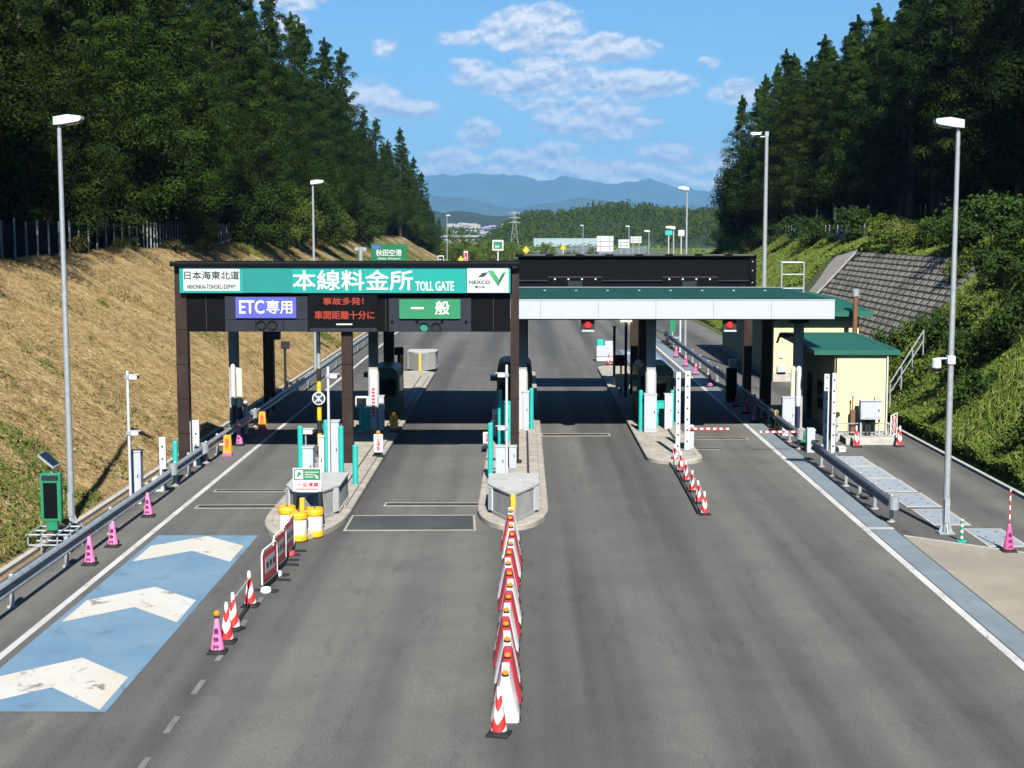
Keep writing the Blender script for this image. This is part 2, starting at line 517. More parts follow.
def struct(mb, name, label, cat, smooth=40):
    return tag(mb.build(name, smooth=smooth), label, cat, kind='structure')


ORD = ['first', 'second', 'third', 'fourth', 'fifth', 'sixth', 'seventh', 'eighth', 'ninth', 'tenth', 'eleventh', 'twelfth', 'thirteenth',
       'fourteenth', 'fifteenth', 'sixteenth', 'seventeenth', 'eighteenth', 'nineteenth', 'twentieth']


def lettering(body, x0, x1, z0, z1, y, mat, parent, name='lettering', bold=0.0, keep=False, yaw=None):
    """writing on an upright face that looks towards -y; fitted into the box"""
    cu = bpy.data.curves.new('lettering', 'FONT')
    cu.body = body
    cu.extrude = 0.0
    cu.resolution_u = 3
    cu.space_line = 0.95
    t = bpy.data.objects.new('lettering', cu)
    COL.objects.link(t)
    bpy.context.view_layer.update()
    me = bpy.data.meshes.new_from_object(t)
    bpy.data.objects.remove(t)
    bpy.data.curves.remove(cu)
    n = len(me.vertices)
    co = np.empty(n * 3)
    me.vertices.foreach_get('co', co)
    co = co.reshape(n, 3)
    mn, mx = co.min(0), co.max(0)
    sx = (x1 - x0) / max(1e-6, mx[0] - mn[0])
    sz = (z1 - z0) / max(1e-6, mx[1] - mn[1])
    if keep:
        sx = sz = min(sx, sz)
    cx, cz = (x0 + x1) / 2, (z0 + z1) / 2
    out = np.empty_like(co)
    out[:, 0] = cx + (co[:, 0] - (mn[0] + mx[0]) / 2) * sx
    out[:, 1] = y
    out[:, 2] = cz + (co[:, 1] - (mn[1] + mx[1]) / 2) * sz
    if bold:
        nf = len(me.polygons)
        F0 = [tuple(p.vertices) for p in me.polygons]
        b = bold * .55 * (z1 - z0) * (1 if len(body.split('\n')) == 1 else 1 / len(body))
        V, Fs = [], []
        for k, (dx, dz) in enumerate(((0, 0), (b, 0), (-b, 0), (0, b), (0, -b), (b * .7, b * .7), (-b * .7, b * .7), (b * .7, -b * .7), (-b * .7, -b * .7))):
            q = out + np.array([dx, -.0005 * k, dz])
            Fs += [tuple(i + k * n for i in f) for f in F0]
            V += [tuple(v) for v in q]
        bpy.data.meshes.remove(me)
        me = bpy.data.meshes.new(name)
        me.from_pydata(V, [], Fs)
    else:
        me.vertices.foreach_set('co', out.ravel())
    me.materials.clear()
    me.materials.append(M[mat])
    me.update()
    me.name = name
    o = bpy.data.objects.new(name, me)
    COL.objects.link(o)
    o.parent = parent
    return o


def np_mesh(name, V, Fq, mat, parent=None):
    """V (n,3) float, Fq (m,k) int - fast"""
    me = bpy.data.meshes.new(name)
    k = Fq.shape[1]
    me.vertices.add(len(V))
    me.vertices.foreach_set('co', np.ascontiguousarray(V, dtype=np.float32).ravel())
    me.loops.add(Fq.size)
    me.loops.foreach_set('vertex_index', np.ascontiguousarray(Fq, dtype=np.int32).ravel())
    me.polygons.add(len(Fq))
    me.polygons.foreach_set('loop_start', np.arange(0, Fq.size, k, dtype=np.int32))
    me.polygons.foreach_set('loop_total', np.full(len(Fq), k, dtype=np.int32))
    me.materials.append(M[mat])
    me.update(calc_edges=True)
    o = bpy.data.objects.new(name, me)
    COL.objects.link(o)
    if parent:
        o.parent = parent
    return o


def leaves(P, Nn, ln, wd, rng, along=None):
    """a leaf-shaped quad at every point P, facing roughly Nn"""
    n = len(P)
    Nn = Nn / (np.linalg.norm(Nn, axis=1, keepdims=True) + 1e-9)
    r = rng.normal(size=(n, 3))
    a = np.cross(Nn, r) if along is None else np.array(along) + r * (.33 if along[2] < 0 else .6)
    a /= np.linalg.norm(a, axis=1, keepdims=True) + 1e-9
    b = np.cross(Nn, a)
    l = (ln * rng.uniform(0.6, 1.35, n))[:, None]
    w = (wd * rng.uniform(0.6, 1.35, n))[:, None]
    V = np.empty((n, 4, 3))
    V[:, 0] = P - a * l * 0.5
    V[:, 1] = P + b * w * 0.5 - Nn * w * 0.15
    V[:, 2] = P + a * l * 0.5
    V[:, 3] = P - b * w * 0.5 - Nn * w * 0.15
    return V.reshape(-1, 3), np.arange(n * 4).reshape(n, 4)


# ------------------------------------------------------------------ world, sun
SUNV = Vector((0.13, -1.15, 1.0)).normalized()       # towards the sun
sun = bpy.data.lights.new('sun', 'SUN')
sun.energy = 5.0
sun.angle = R_(0.53)
sun.color = (1.0, 0.955, 0.88)
suno = bpy.data.objects.new('sun', sun)
COL.objects.link(suno)
suno.rotation_euler = SUNV.to_track_quat('Z', 'Y').to_euler()
suno.location = (30, -60, 60)
world = bpy.data.worlds.new('World')
scene.world = world
world.use_nodes = True
wt = world.node_tree
bg = wt.nodes['Background']
sky = N(wt, 'ShaderNodeTexSky', sky_type='NISHITA', sun_disc=False)
sky.sun_elevation = math.asin(SUNV.z)
sky.sun_rotation = math.atan2(SUNV.x, SUNV.y)
sky.altitude = 100
sky.air_density = 1.0
sky.dust_density = 0.25
sky.ozone_density = 2.5
SKY_STRENGTH = 0.05


def wm(op, a, b=None, c=None):
    n = N(wt, 'ShaderNodeMath', operation=op)
    for i, v in enumerate((a, b, c)):
        if v is None:
            continue
        if isinstance(v, (int, float)):
            n.inputs[i].default_value = v
        else:
            L(wt, v, n.inputs[i])
    return n.outputs[0]


def clouds():
    tc = N(wt, 'ShaderNodeTexCoord')
    sp = N(wt, 'ShaderNodeSeparateXYZ')
    L(wt, tc.outputs['Generated'], sp.inputs[0])
    az = wm('MULTIPLY', wm('ARCTAN2', sp.outputs[0], sp.outputs[1]), 14.6)    # in hundreds of photo pixels from the road's direction
    el = wm('MULTIPLY', wm('ARCSINE', sp.outputs[2]), 14.6)
    cb = N(wt, 'ShaderNodeCombineXYZ')
    L(wt, az, cb.inputs[0])
    L(wt, wm('MULTIPLY', el, 1.7), cb.inputs[1])
    nz = N(wt, 'ShaderNodeTexNoise', i_Scale=3.1, i_Detail=10.0, i_Roughness=0.64, i_Distortion=0.25)
    L(wt, cb.outputs[0], nz.inputs['Vector'])
    off = N(wt, 'ShaderNodeVectorMath', operation='ADD')
    off.inputs[1].default_value = (0.02, 0.11, 0)
    L(wt, cb.outputs[0], off.inputs[0])
    nz2 = N(wt, 'ShaderNodeTexNoise', i_Scale=3.1, i_Detail=7.0, i_Roughness=0.62, i_Distortion=0.25)
    L(wt, off.outputs[0], nz2.inputs['Vector'])
    blobs = [(535, 36, 62, 28, 1), (605, 54, 56, 17, 1), (545, 84, 105, 17, 1), (640, 88, 60, 17, 1), (590, 126, 75, 18, .9), (372, 103, 38, 22, 1),
             (412, 112, 32, 14, .9), (388, 53, 20, 11, .6), (735, 98, 32, 16, .8), (478, 136, 26, 18, .9), (452, 160, 38, 14, .9), (530, 160, 48, 15, .95),
             (668, 155, 38, 13, .85), (718, 161, 28, 12, .85), (590, 168, 70, 12, .8), (295, 6, 50, 16, 1), (292, 36, 26, 20, .8), (462, 44, 30, 9, .6),
             (495, 88, 40, 14, .8), (580, 108, 90, 12, .6), (705, 68, 14, 7, .5), (610, 183, 200, 12, .55), (440, 172, 30, 9, .8), (505, 172, 34, 9, .8), (555, 150, 30, 9, .8), (640, 172, 34, 9, .8), (695, 172, 28, 8, .8), (430, 185, 40, 7, .7), (540, 70, 40, 12, .9), (470, 70, 26, 9, .7)]
    # others round the rest of the sky
    r = random.Random(3)
    for _ in range(6):
        a = r.choice([-1, 1]) * r.uniform(700, 3800)
        blobs.append((522 + a, 230 - r.uniform(40, 700), r.uniform(120, 300), r.uniform(20, 70), r.uniform(.7, 1)))
    best = None
    base = None
    for (x, y, w, h, k) in blobs:
        da = wm('MULTIPLY', wm('SUBTRACT', az, (x - 522) / 100), 100.0 / w)
        de = wm('MULTIPLY', wm('SUBTRACT', el, (230 - y) / 100), 100.0 / h)
        d2 = wm('ADD', wm('MULTIPLY', da, da), wm('MULTIPLY', de, de))
        v = wm('MULTIPLY', wm('SUBTRACT', 1.0, wm('MINIMUM', d2, 1.6)), k)
        sh = wm('MULTIPLY', de, wm('MAXIMUM', v, 0.0))
        best = v if best is None else wm('MAXIMUM', best, v)
        base = sh if base is None else wm('ADD', base, sh)
    nn = wm('SUBTRACT', nz.outputs['Fac'], 0.5)
    dens = wm('ADD', wm('MULTIPLY', best, 1.55), wm('MULTIPLY', nn, 2.75))
    mask = N(wt, 'ShaderNodeMapRange', interpolation_type='SMOOTHSTEP', i_1=0.03, i_2=0.92, i_3=0.0, i_4=0.95)
    L(wt, dens, mask.inputs[0])
    # lit tops, greyer undersides
    lit = wm('ADD', wm('MULTIPLY', base, 0.75), wm('MULTIPLY', wm('SUBTRACT', nz.outputs['Fac'], nz2.outputs['Fac']), 5.0))
    tone = ramp(wt, wm('ADD', wm('MULTIPLY', lit, 0.7), 0.55), [(0.05, (4.6, 6.0, 8.4)), (0.45, (7.6, 8.5, 10.0)), (0.9, (11.6, 11.8, 12.0))])
    mx = N(wt, 'ShaderNodeMix', data_type='RGBA')
    L(wt, mask.outputs[0], mx.inputs['Factor'])
    tint = N(wt, 'ShaderNodeMix', data_type='RGBA', blend_type='MULTIPLY')
    tint.inputs['Factor'].default_value = 1.0
    tint.inputs['B'].default_value = (0.62, 1.0, 1.30, 1)
    L(wt, sky.outputs[0], tint.inputs['A'])
    L(wt, tint.outputs['Result'], mx.inputs['A'])
    L(wt, tone, mx.inputs['B'])
    L(wt, mx.outputs['Result'], bg.inputs['Color'])


clouds()
bg.inputs['Strength'].default_value = SKY_STRENGTH
scene.view_settings.view_transform = 'Standard'
scene.view_settings.look = 'None'
scene.view_settings.exposure = 0.85
scene.view_settings.gamma = 1
scene.render.engine = 'CYCLES'
scene.cycles.use_denoising = True
scene.cycles.max_bounces = 6
scene.cycles.diffuse_bounces = 0
scene.cycles.transparent_max_bounces = 4
scene.cycles.volume_bounces = 0
scene.cycles.use_adaptive_sampling = True
scene.cycles.adaptive_threshold = 0.02

# haze
HAZE = True
if HAZE:
    hb = MB().box(-9500, 9500, -120, 19000, -2.0, 1150, 'white')
    hm = bpy.data.materials.new('thin_haze')
    hm.use_nodes = True
    nt = hm.node_tree
    nt.nodes.remove(nt.nodes['Principled BSDF'])
    pv = N(nt, 'ShaderNodeVolumePrincipled')
    pv.inputs['Color'].default_value = (0.28, 0.60, 1.0, 1)
    pv.inputs['Density'].default_value = 7.0e-5
    pv.inputs['Anisotropy'].default_value = 0.0
    L(nt, pv.outputs[0], nt.nodes['Material Output'].inputs['Volume'])
    hm.cycles.homogeneous_volume = True
    ho = hb.build('haze', smooth=0)
    ho.data.materials.clear()
    ho.data.materials.append(hm)
    tag(ho, 'thin bluish haze over the distant hills', 'haze', kind='stuff')


# ------------------------------------------------------------------ the setting
def sstep(a, b, x):
    t = np.clip((x - a) / (b - a), 0, 1)
    return t * t * (3 - 2 * t)


def vnoise(x, y, s, seed=0):
    """cheap smooth value noise"""
    x = np.asarray(x, float) / s
    y = np.asarray(y, float) / s
    xi, yi = np.floor(x), np.floor(y)
    fx, fy = x - xi, y - yi
    fx, fy = fx * fx * (3 - 2 * fx), fy * fy * (3 - 2 * fy)

    def h(a, b):
        v = np.sin(a * 127.1 + b * 311.7 + seed * 74.7) * 43758.5453
        return v - np.floor(v)
    return (h(xi, yi) * (1 - fx) + h(xi + 1, yi) * fx) * (1 - fy) + (h(xi, yi + 1) * (1 - fx) + h(xi + 1, yi + 1) * fx) * fy - 0.5


def prof(x, pts):
    return np.interp(x, [p[0] for p in pts], [p[1] for p in pts])


LP = [(-95, 10.5), (-50, 8.6), (-28, 7.5), (-24, 7.0), (-18.5, 3.55), (-13.4, 0.35), (-12.9, 0.12), (-12.6, -0.06)]


def zleft(x, y):
    k = 1 - sstep(290, 380, y)
    z = prof(x, LP) * k - 0.06 * (1 - k)
    bump = sstep(-13.0, -15.0, np.asarray(-x) * -1)
    n = vnoise(x, y, 3.0, 1) * 0.35 + vnoise(x, y, 1.1, 2) * 0.14 + vnoise(x, y, 9, 5) * 0.6
    return z + n * np.clip((-np.asarray(x) - 13.2) / 3, 0, 1) * k


RP = [(15.9, -0.05), (16.5, 0.1), (17.2, 0.8), (22.8, 6.9), (24.5, 7.6), (28, 8.2), (60, 9.2), (95, 11)]


def roff(y):
    return 1.3 * sstep(60, 76, np.asarray(y, float))


def zright(x, y):
    k = 1 - sstep(185, 250, np.asarray(y, float))
    xx = np.asarray(x, float) - roff(y)
    flat = sstep(104, 135, np.asarray(y, float))
    z1 = prof(xx, RP)
    z2 = prof(xx, [(15.9, -0.05), (17.5, 0.3), (26.5, 7.4), (29, 8.0), (60, 9.2), (95, 11)])
    z = (z1 * (1 - flat) + z2 * flat) * k - 0.06 * (1 - k)
    n = vnoise(x, y, 2.6, 3) * 0.3 + vnoise(x, y, 7, 4) * 0.5
    return z + n * np.clip((xx - 16.6) / 3, 0, 1) * k


def grid(name, xs, ys, zf, mat, label, cat):
    X, Y = np.meshgrid(xs, ys)
    Z = zf(X, Y)
    V = np.stack([X.ravel(), Y.ravel(), Z.ravel()], 1)
    nx, ny = len(xs), len(ys)
    i = np.arange(nx * ny).reshape(ny, nx)
    Fq = np.stack([i[:-1, :-1].ravel(), i[:-1, 1:].ravel(), i[1:, 1:].ravel(), i[1:, :-1].ravel()], 1)
    o = np_mesh(name, V, Fq, mat)
    o.data.shade_smooth()
    return tag(o, label, cat, kind='structure')


grid('ground', np.linspace(-9300, 9300, 61), np.concatenate([[-100, 0, 100, 200, 300], np.linspace(400, 18800, 50)]), lambda x, y: 0 * x - 0.09,
     'ground', 'open level ground reaching to the foot of the hills', 'ground')
grid('embankment', np.concatenate([np.linspace(-95, -28, 12), np.linspace(-26, -12.6, 36)]), np.concatenate([np.linspace(-40, 24, 16), np.linspace(25, 150, 126), np.linspace(153, 382, 70)]), zleft,
     'dryslope', 'long cut slope of dry brown grass left of the carriageway', 'slope')
grid('embankment', np.concatenate([np.linspace(15.9, 30, 36), np.linspace(32, 95, 14)]), np.concatenate([np.linspace(-40, 24, 16), np.linspace(25, 140, 116), np.linspace(143, 252, 40)]), zright,
     'greenslope', 'overgrown green cut slope right of the carriageway', 'slope')


def xc(y):          # the expressway bends to the right far beyond the gate
    y = np.asarray(y, float)
    return np.where(y > 170, (y - 170) ** 2 / 3000.0, 0.0)


def strip(name, x0, x1, ys, z, mat, label, cat, curve=True):
    mb = MB()
    pts = [((x0(y) if callable(x0) else x0) + float(xc(y)), (x1(y) if callable(x1) else x1) + float(xc(y)), y) for y in ys]
    vs = []
    for a, b, y in pts:
        vs += [(a, y, z), (b, y, z)]
    mb.add(vs, [(2 * i, 2 * i + 1, 2 * i + 3, 2 * i + 2) for i in range(len(pts) - 1)], mat)
    return struct(mb, name, label, cat)


YS = [-30, 10, 30, 60, 100, 140, 170] + list(range(190, 560, 20))
strip('road', -12.75, lambda y: 16.1 + (0.0 if y < 170 else -5), YS, -0.004, 'asphalt', 'grey asphalt carriageway leading through the toll gate', 'road')
strip('lane_line', -10.53, -10.36, YS, 0.004, 'lane_paint', 'white edge line along the left side of the carriageway', 'road marking')
strip('lane_line', 9.73, 9.93, YS, 0.004, 'lane_paint', 'white edge line along the right side of the carriageway', 'road marking')
strip('gutter', 9.96, 10.62, [-30, 10, 30, 60, 100, 125], 0.008, 'gutter_concrete', 'pale blue grey gutter strip beside the right edge line', 'gutter')
mb = MB()
p = [G(868, 527), G(899, 536), G(1024, 553.5), G(1150, 571)]
mb.poly([(10.66, p[1].y, .006), (p[2].x, p[2].y, .006), (p[3].x, p[3].y, .006), (16.0, 12, .006), (10.66, 12, .006)], 'apron_concrete')
struct(mb, 'concrete_apron', 'beige concrete apron in the lower right corner beyond the gutter', 'pavement')
mb = MB()
mb.prism([(10.66, p[1].y - .05, .0), (p[3].x, p[3].y - .05, .0), (p[3].x, p[3].y + .08, .0), (10.66, p[1].y + .08, .0)], (0, 0, .02), 'conc')
mb.box(9.75, 10.64, 41.1, 41.3, 0.009, 0.022, 'conc')
mb.prism([(15.95, 12, 0), (16.1, 12, 0), (16.1, 66, 0), (15.95, 66, 0)], (0, 0, .10), 'conc')
struct(mb, 'kerb', 'thin pale concrete edging round the service yard', 'kerb')
mb = MB()
mb.prism([(-13.0, -20, -.02), (-12.78, -20, -.02), (-12.78, 140, -.02), (-13.0, 140, -.02)], (0, 0, .16), 'conc')
struct(mb, 'kerb', 'concrete kerb at the foot of the dry slope', 'kerb')

# blue pad and its three chevrons
mb = MB()
PX0, PX1, PY0, PY1 = -10.17, (G(257, 536).x + G(107, 712).x) / 2, G(107, 712).y, G(257, 535.5).y
mb.poly([(PX0, PY0, .004), (PX1, PY0, .004), (PX1, PY1, .004), (PX0, PY1, .004)], 'blue_road_paint')
struct(mb, 'painted_pad', 'large blue painted panel on the left lane', 'road marking')
for i, (ya, nm) in enumerate(((G(207, 536.2).y, 'farthest white chevron on the blue panel, clean paint'), (G(154, 587).y, 'middle white chevron on the blue panel, half yellowed'),
                              (G(83, 658).y, 'nearest white chevron on the blue panel, black scuffs'))):
    mb = MB()
    c, h = (PX0 + PX1) / 2, 1.26
    th, bk = 1.9, 1.28
    mb.poly([(c - h, ya - bk, .008), (c - h, ya - bk - th, .008), (c, ya - th, .008), (c, ya, .008)], 'chevron_paint')
    mb.poly([(c, ya, .008), (c, ya - th, .008), (c + h, ya - bk - th, .008), (c + h, ya - bk, .008)], 'chevron_paint')
    struct(mb, 'chevron_marking', nm, 'road marking')
mb = MB()
for y0 in (22.0, 24.0, 26.1, 28.2, 30.4, 32.4):
    mb.box(-6.10, -5.99, y0, y0 + .85, .001, .005, 'dash_paint')
mb.box(-10.25, -10.15, 22.9, 24.0, .001, .005, 'dash_paint')
struct(mb, 'lane_dashes', 'faded short white lane dashes in front of the pink cone', 'road marking')
# far rear markings beyond the gate
mb = MB()
for (x0, x1, y0, y1) in ((6.9, 9.4, 88, 104),):
    mb.box(x0, x1, y0, y1, .001, .005, 'blue_road_paint')
    for k in range(3):
        yy = y0 + 2 + 5 * k
        mb.box(x0 + .3, x1 - .3, yy, yy + 1.8, .006, .009, 'chevron_paint')
struct(mb, 'road_marking', 'blue and white markings on the lanes beyond the gate', 'road marking')
# detector slots cut across the lanes
for (pa, pb, pc, pd, lab) in (
        ((216, 489.4), (287, 489.4), (285, 492), (213, 492), 'narrow slot across the left lane, nearer the gate'),
        ((198, 505), (287, 504.6), (285, 508.4), (194, 508.8), 'narrow slot across the left lane, nearer the blue panel'),
        ((386, 502.6), (481, 502.6), (480, 506.2), (383, 506.4), 'pale slot across the lane behind the dark plate'),
        ((541, 433.4), (609, 433.4), (611, 436.2), (541, 436.4), 'pale slot across the lane right of the centre island'),
        ((690, 437.2), (746, 437.2), (749, 439.4), (692, 439.4), 'pale slot across the rightmost lane'),
        ((697, 448.0), (719, 448.0), (720, 449.6), (697, 449.6), 'short dark slot in the rightmost lane')):
    mb = MB()
    P = [G(*q) for q in (pd, pc, pb, pa)]
    mb.prism([(v.x, v.y, .001) for v in P], (0, 0, .005), 'slot_pale')
    c = sum((v for v in P), Vector()) / 4
    mb.prism([(c.x + (v.x - c.x) * .96, c.y + (v.y - c.y) * .60, .006) for v in P], (0, 0, .004), 'slot_dark')
    struct(mb, 'road_slot', lab, 'road slot')
mb = MB()
P = [G(343, 531), G(476, 530.5), G(475, 515), G(352, 515.5)]
mb.prism([(v.x, v.y, .001) for v in P], (0, 0, .005), 'slot_pale')
c = sum((v for v in P), Vector()) / 4
mb.prism([(c.x + (v.x - c.x) * .965, c.y + (v.y - c.y) * .90, .006) for v in P], (0, 0, .004), 'plate_dark')
struct(mb, 'road_plate', 'dark rectangular plate set in the lane in front of the gate', 'road plate')
# steel covers in the service yard
for i, (x, y) in enumerate(((12.30, 53.4), (12.34, 50.9), (12.38, 48.35), (12.42, 45.7), (12.46, 42.9), (13.15, 40.0))):
    mb = MB()
    w, l = .46, 1.12
    mb.box(x - w - .09, x + w + .09, y - l - .09, y + l + .09, -.01, .012, 'conc')
    mb.box(x - w, x + w, y - l, y + l, .0, .02, 'plate')
    for a in (-.25, .25):
        for b_ in (-.7, 0, .7):
            mb.cyl((x + a, y + b_, .018), (x + a, y + b_, .026), .035, 'rubber', n=6)
    tag(mb.build('cover_plate'), 'steel cover plate in the yard, %s from the yellow building' % ORD[i], 'cover plate', 'steel cover plates in the service yard')

# ------------------------------------------------------------------ traffic islands


def island(x0, x1, y0, y1, r, label, h=0.17):
    mb = MB()
    pts = []
    cx, hw = (x0 + x1) / 2, (x1 - x0) / 2
    for i in range(17):
        t = math.pi * i / 16
        pts.append((cx - hw * math.cos(t), y0 + r - r * math.sin(t)))
    for i in range(13):
        t = math.pi * i / 12
        pts.append((cx + hw * math.cos(t), y1 - 1.2 + 1.2 * math.sin(t)))

    def inset(d):
        out = []
        for x, y in pts:
            k = (hw - d) / hw
            out.append((cx + (x - cx) * k, y + (d if y < y0 + r else (-d if y > y1 - 1.2 else 0))))
        return out
    rings = [(pts, 0), (pts, h - .03), (inset(.03), h), (inset(.20), h), (inset(.22), h - .02)]
    vs = []
    n = len(pts)
    for rr, z in rings:
        vs += [(x, y, z) for x, y in rr]
    fs = []
    for k in range(len(rings) - 1):
        fs += [(k * n + i, k * n + (i + 1) % n, (k + 1) * n + (i + 1) % n, (k + 1) * n + i) for i in range(n)]
    fs.append(tuple(range((len(rings) - 1) * n, len(rings) * n)))
    mb.add(vs, fs, 'kerb')
    # ducts and joints on the top
    mb.box(cx + hw * .42, cx + hw * .42 + .075, y0 + 4.2, y1 - 3, h - .03, h - .010, 'slot_dark')
    mb.box(cx + hw * .42 + .08, cx + hw - .22, y0 + 4.2, y1 - 3, h - .03, h + .03, 'kerb')
    for k in range(int((y1 - y0) / 3)):
        yy = y0 + 4 + 3 * k
        mb.box(x0 + .03, x0 + .19, yy, yy + .03, h - .02, h + .003, 'slot_dark')
        mb.box(x1 - .19, x1 - .03, yy, yy + .03, h - .02, h + .003, 'slot_dark')
    return struct(mb, 'traffic_island', label, 'traffic island', smooth=30)


island(-7.52, -5.12, 39.4, 86.5, 3.4, 'raised concrete island between the ETC lane and the general lane')
island(-1.34, .80, 40.8, 87, 2.9, 'raised concrete island behind the row of red and white barriers')
island(4.62, 6.7, 52.6, 90, 1.1, 'raised concrete island behind the row of linked cones')


def crash_wall(x0, x1, y0, y1, h, label, flip=1):
    """pointed concrete wall that guards an island's nose; flip=-1 points away"""
    t = thing('crash_wall', label, 'concrete wall', ((x0 + x1) / 2, y0, .15))
    hw, d = (x1 - x0) / 2, (y1 - y0)
    f = flip
    b, m = hw * .93, d * .46

    def ring(o):                      # outline of the wall, o metres proud
        pl = [(0, (-o) * f), (b + o * .8, (m - o * .6) * f), (hw + o, (m + .15) * f), (hw + o, d * f), (-hw - o, d * f), (-hw - o, (m + .15) * f), (-b - o * .8, (m - o * .6) * f)]
        return pl if f > 0 else pl[::-1]
    mb = MB()
    mb.prism([(x, y, 0) for x, y in ring(0)], (0, 0, h - .05), 'wedge')
    mb.prism([(x, y, h - .05) for x, y in ring(.035)], (0, 0, .05), 'wedge')
    mb.prism([(x, y, 0) for x, y in ring(.03)], (0, 0, .10), 'wedge')
    mb.build('wall_body', t)
    mb = MB()
    for s_ in (-1, 1):                # upright ribs at the corners and shutter joints on the faces
        mb.prism([(s_ * (b - .09), (m - .20) * f, .10), (s_ * (b + .02), (m - .02) * f, .10), (s_ * (b + .07), (m - .05) * f, .10), (s_ * (b - .04), (m - .24) * f, .10)], (0, 0, h - .15), 'whitep')
    mb.build('rim', t)
    mb = MB()
    mb.box(-.065, .065, -.03 * f if f > 0 else 0, 0.02 if f > 0 else .03, .02, h + .008, 'yellow')
    mb.build('edge_strip', t)
    return t


crash_wall(-6.95, -5.42, 40.5, 44.9, .84, 'grey pointed concrete wall behind the yellow barrels')
crash_wall(-.98, .48, 41.05, 44.8, .84, 'grey pointed concrete wall with a yellow edge behind the barrier row')
crash_wall(-6.9, -5.2, 86.2, 82.6, 1.05, 'pale concrete wall at the far end of the left island', -1)


# ------------------------------------------------------------------ the sign gantry over the left lanes
GY = 52.0


def gx(px, Y=GY):
    return AT(px, 300, Y).x


def gz(py, Y=GY, px=512):
    return AT(px, py, Y).z


gan = thing('sign_gantry', 'dark brown toll gate sign gantry with long turquoise board over the left lanes', 'gantry', (0, GY, 0))
Y0 = 0.0


def gbox(mb, px0, px1, py0, py1, ya, yb, mat, Y=GY):
    mb.box(gx(px0, Y), gx(px1, Y), ya, yb, gz(py1, Y), gz(py0, Y), mat)


for (a, b, top) in ((174.5, 186, 263), (340.5, 351, 330), (510.5, 519, 268)):
    mb = MB()
    mb.box(gx(a), gx(b), .06, .46, 0.0, gz(top) - .02, 'brown')
    mb.box(gx(a) - .1, gx(b) + .1, -.04, .56, 0.0, .2, 'brown')
    for k in range(4):
        mb.box(gx(a) - .01, gx(b) + .01, .055, .465, 1.2 + k * 1.25, 1.215 + k * 1.25, 'black')
    mb.build('column', gan)
mb = MB()
gbox(mb, 172, 519.5, 261.6, 266.4, -.25, 1.5, 'black')
mb.box(gx(172), gx(519.5), -.27, -.22, gz(263.2), gz(262.2), 'greypanel')
mb.build('top_beam', gan)
mb = MB()
gbox(mb, 186.5, 510, 293.2, 332, .10, 1.45, 'black')
gbox(mb, 182, 512, 266.6, 293, .02, 1.40, 'black')
for k in range(9):
    x = gx(205 + k * 36)
    mb.box(x, x + .02, .095, .1, gz(331), gz(294), 'soffit')
mb.build('fascia', gan)
bd = MB()
gbox(bd, 181, 510.5, 266.8, 292.8, -.16, .0, 'teal')
board = bd.build('sign_board', gan)
mb = MB()
gbox(mb, 245, 292, 267.0, 292.6, -.168, -.161, 'teal2')
mb.build('dark_panel', board)
mb = MB()
gbox(mb, 185, 241, 268.8, 290.6, -.172, -.161, 'white')
w1 = mb.build('white_panel', board)
mb = MB()
gbox(mb, 467.5, 508.5, 267.3, 292.4, -.172, -.161, 'white')
w2 = mb.build('white_panel', board)
for px in (244.5, 292.5, 352, 411, 466.5):
    mb = MB()
    gbox(mb, px, px + .35, 267.0, 292.6, -.1635, -.1605, 'ink')
    mb.build('panel_joint', board)
lettering('日本海東北道', gx(186), gx(240.5), gz(279.3), gz(271.0), -.176, 'ink', board, bold=.045)
lettering('NIHONKAI-TOHOKU EXPWY', gx(188.5), gx(237.5), gz(288.8), gz(284.4), -.176, 'ink', board, bold=.06)
lettering('本線料金所', gx(294), gx(413), gz(290), gz(270.2), -.166, 'white', board, bold=.034)
lettering('TOLL GATE', gx(416), gx(454), gz(290.4), gz(281.4), -.166, 'white', board, bold=.05)
lettering('NEXCO', gx(469.5), gx(490.2), gz(283.8), gz(280.4), -.176, 'ink', board, bold=.10)
lettering('東日本', gx(475), gx(485), gz(288.2), gz(285.4), -.176, 'ink', board, bold=.05)


def flat(pts, y, mat, name, par, th=.006):
    mb = MB()
    mb.prism([(gx(a), y, gz(b)) for a, b in pts], (0, -th, 0), mat)
    return mb.build(name, par)


M['logogreen'] = simple('emblem_green', (0.04, 0.30, 0.12), 0.5, 0, 0.25, 2.5)
M['logodark'] = simple('emblem_dark_green', (0.015, 0.10, 0.06), 0.5, 0, 0.2, 3.0)
flat([(478, 277.2), (482.5, 272.6), (488.5, 272.2), (484.3, 276.6)], -.173, 'ink', 'emblem', board)
flat([(487.5, 270.6), (493.2, 270.2), (499.2, 279.5), (498.2, 286.4)], -.173, 'logogreen', 'emblem', board)
flat([(498.2, 286.4), (499.2, 279.5), (502.2, 273.2), (506, 272.2)], -.175, 'logodark', 'emblem', board)
flat([(501.8, 274.2), (502.8, 272.0), (506.2, 272.0), (505.2, 274.2)], -.182, 'logogreen', 'emblem', board)

# lane panel ETC only
mb = MB()
gbox(mb, 225, 307.5, 296.5, 331.6, -.04, .097, 'greypanel')
for px in (255, 283):
    gbox(mb, px, px + .5, 320, 331, -.046, -.041, 'black')
gbox(mb, 226, 307, 319.3, 319.8, -.046, -.041, 'black')
lp = mb.build('lane_panel', gan)
mb = MB()
gbox(mb, 236, 296.5, 297.2, 318.0, -.12, -.042, 'blue')
mb.build('lane_sign', lp)
lettering('ETC', gx(240), gx(264.5), gz(313.4), gz(300.4), -.126, 'white', lp, bold=.05)
lettering('専用', gx(267), gx(292.5), gz(313.4), gz(300.4), -.126, 'white', lp, bold=.04)


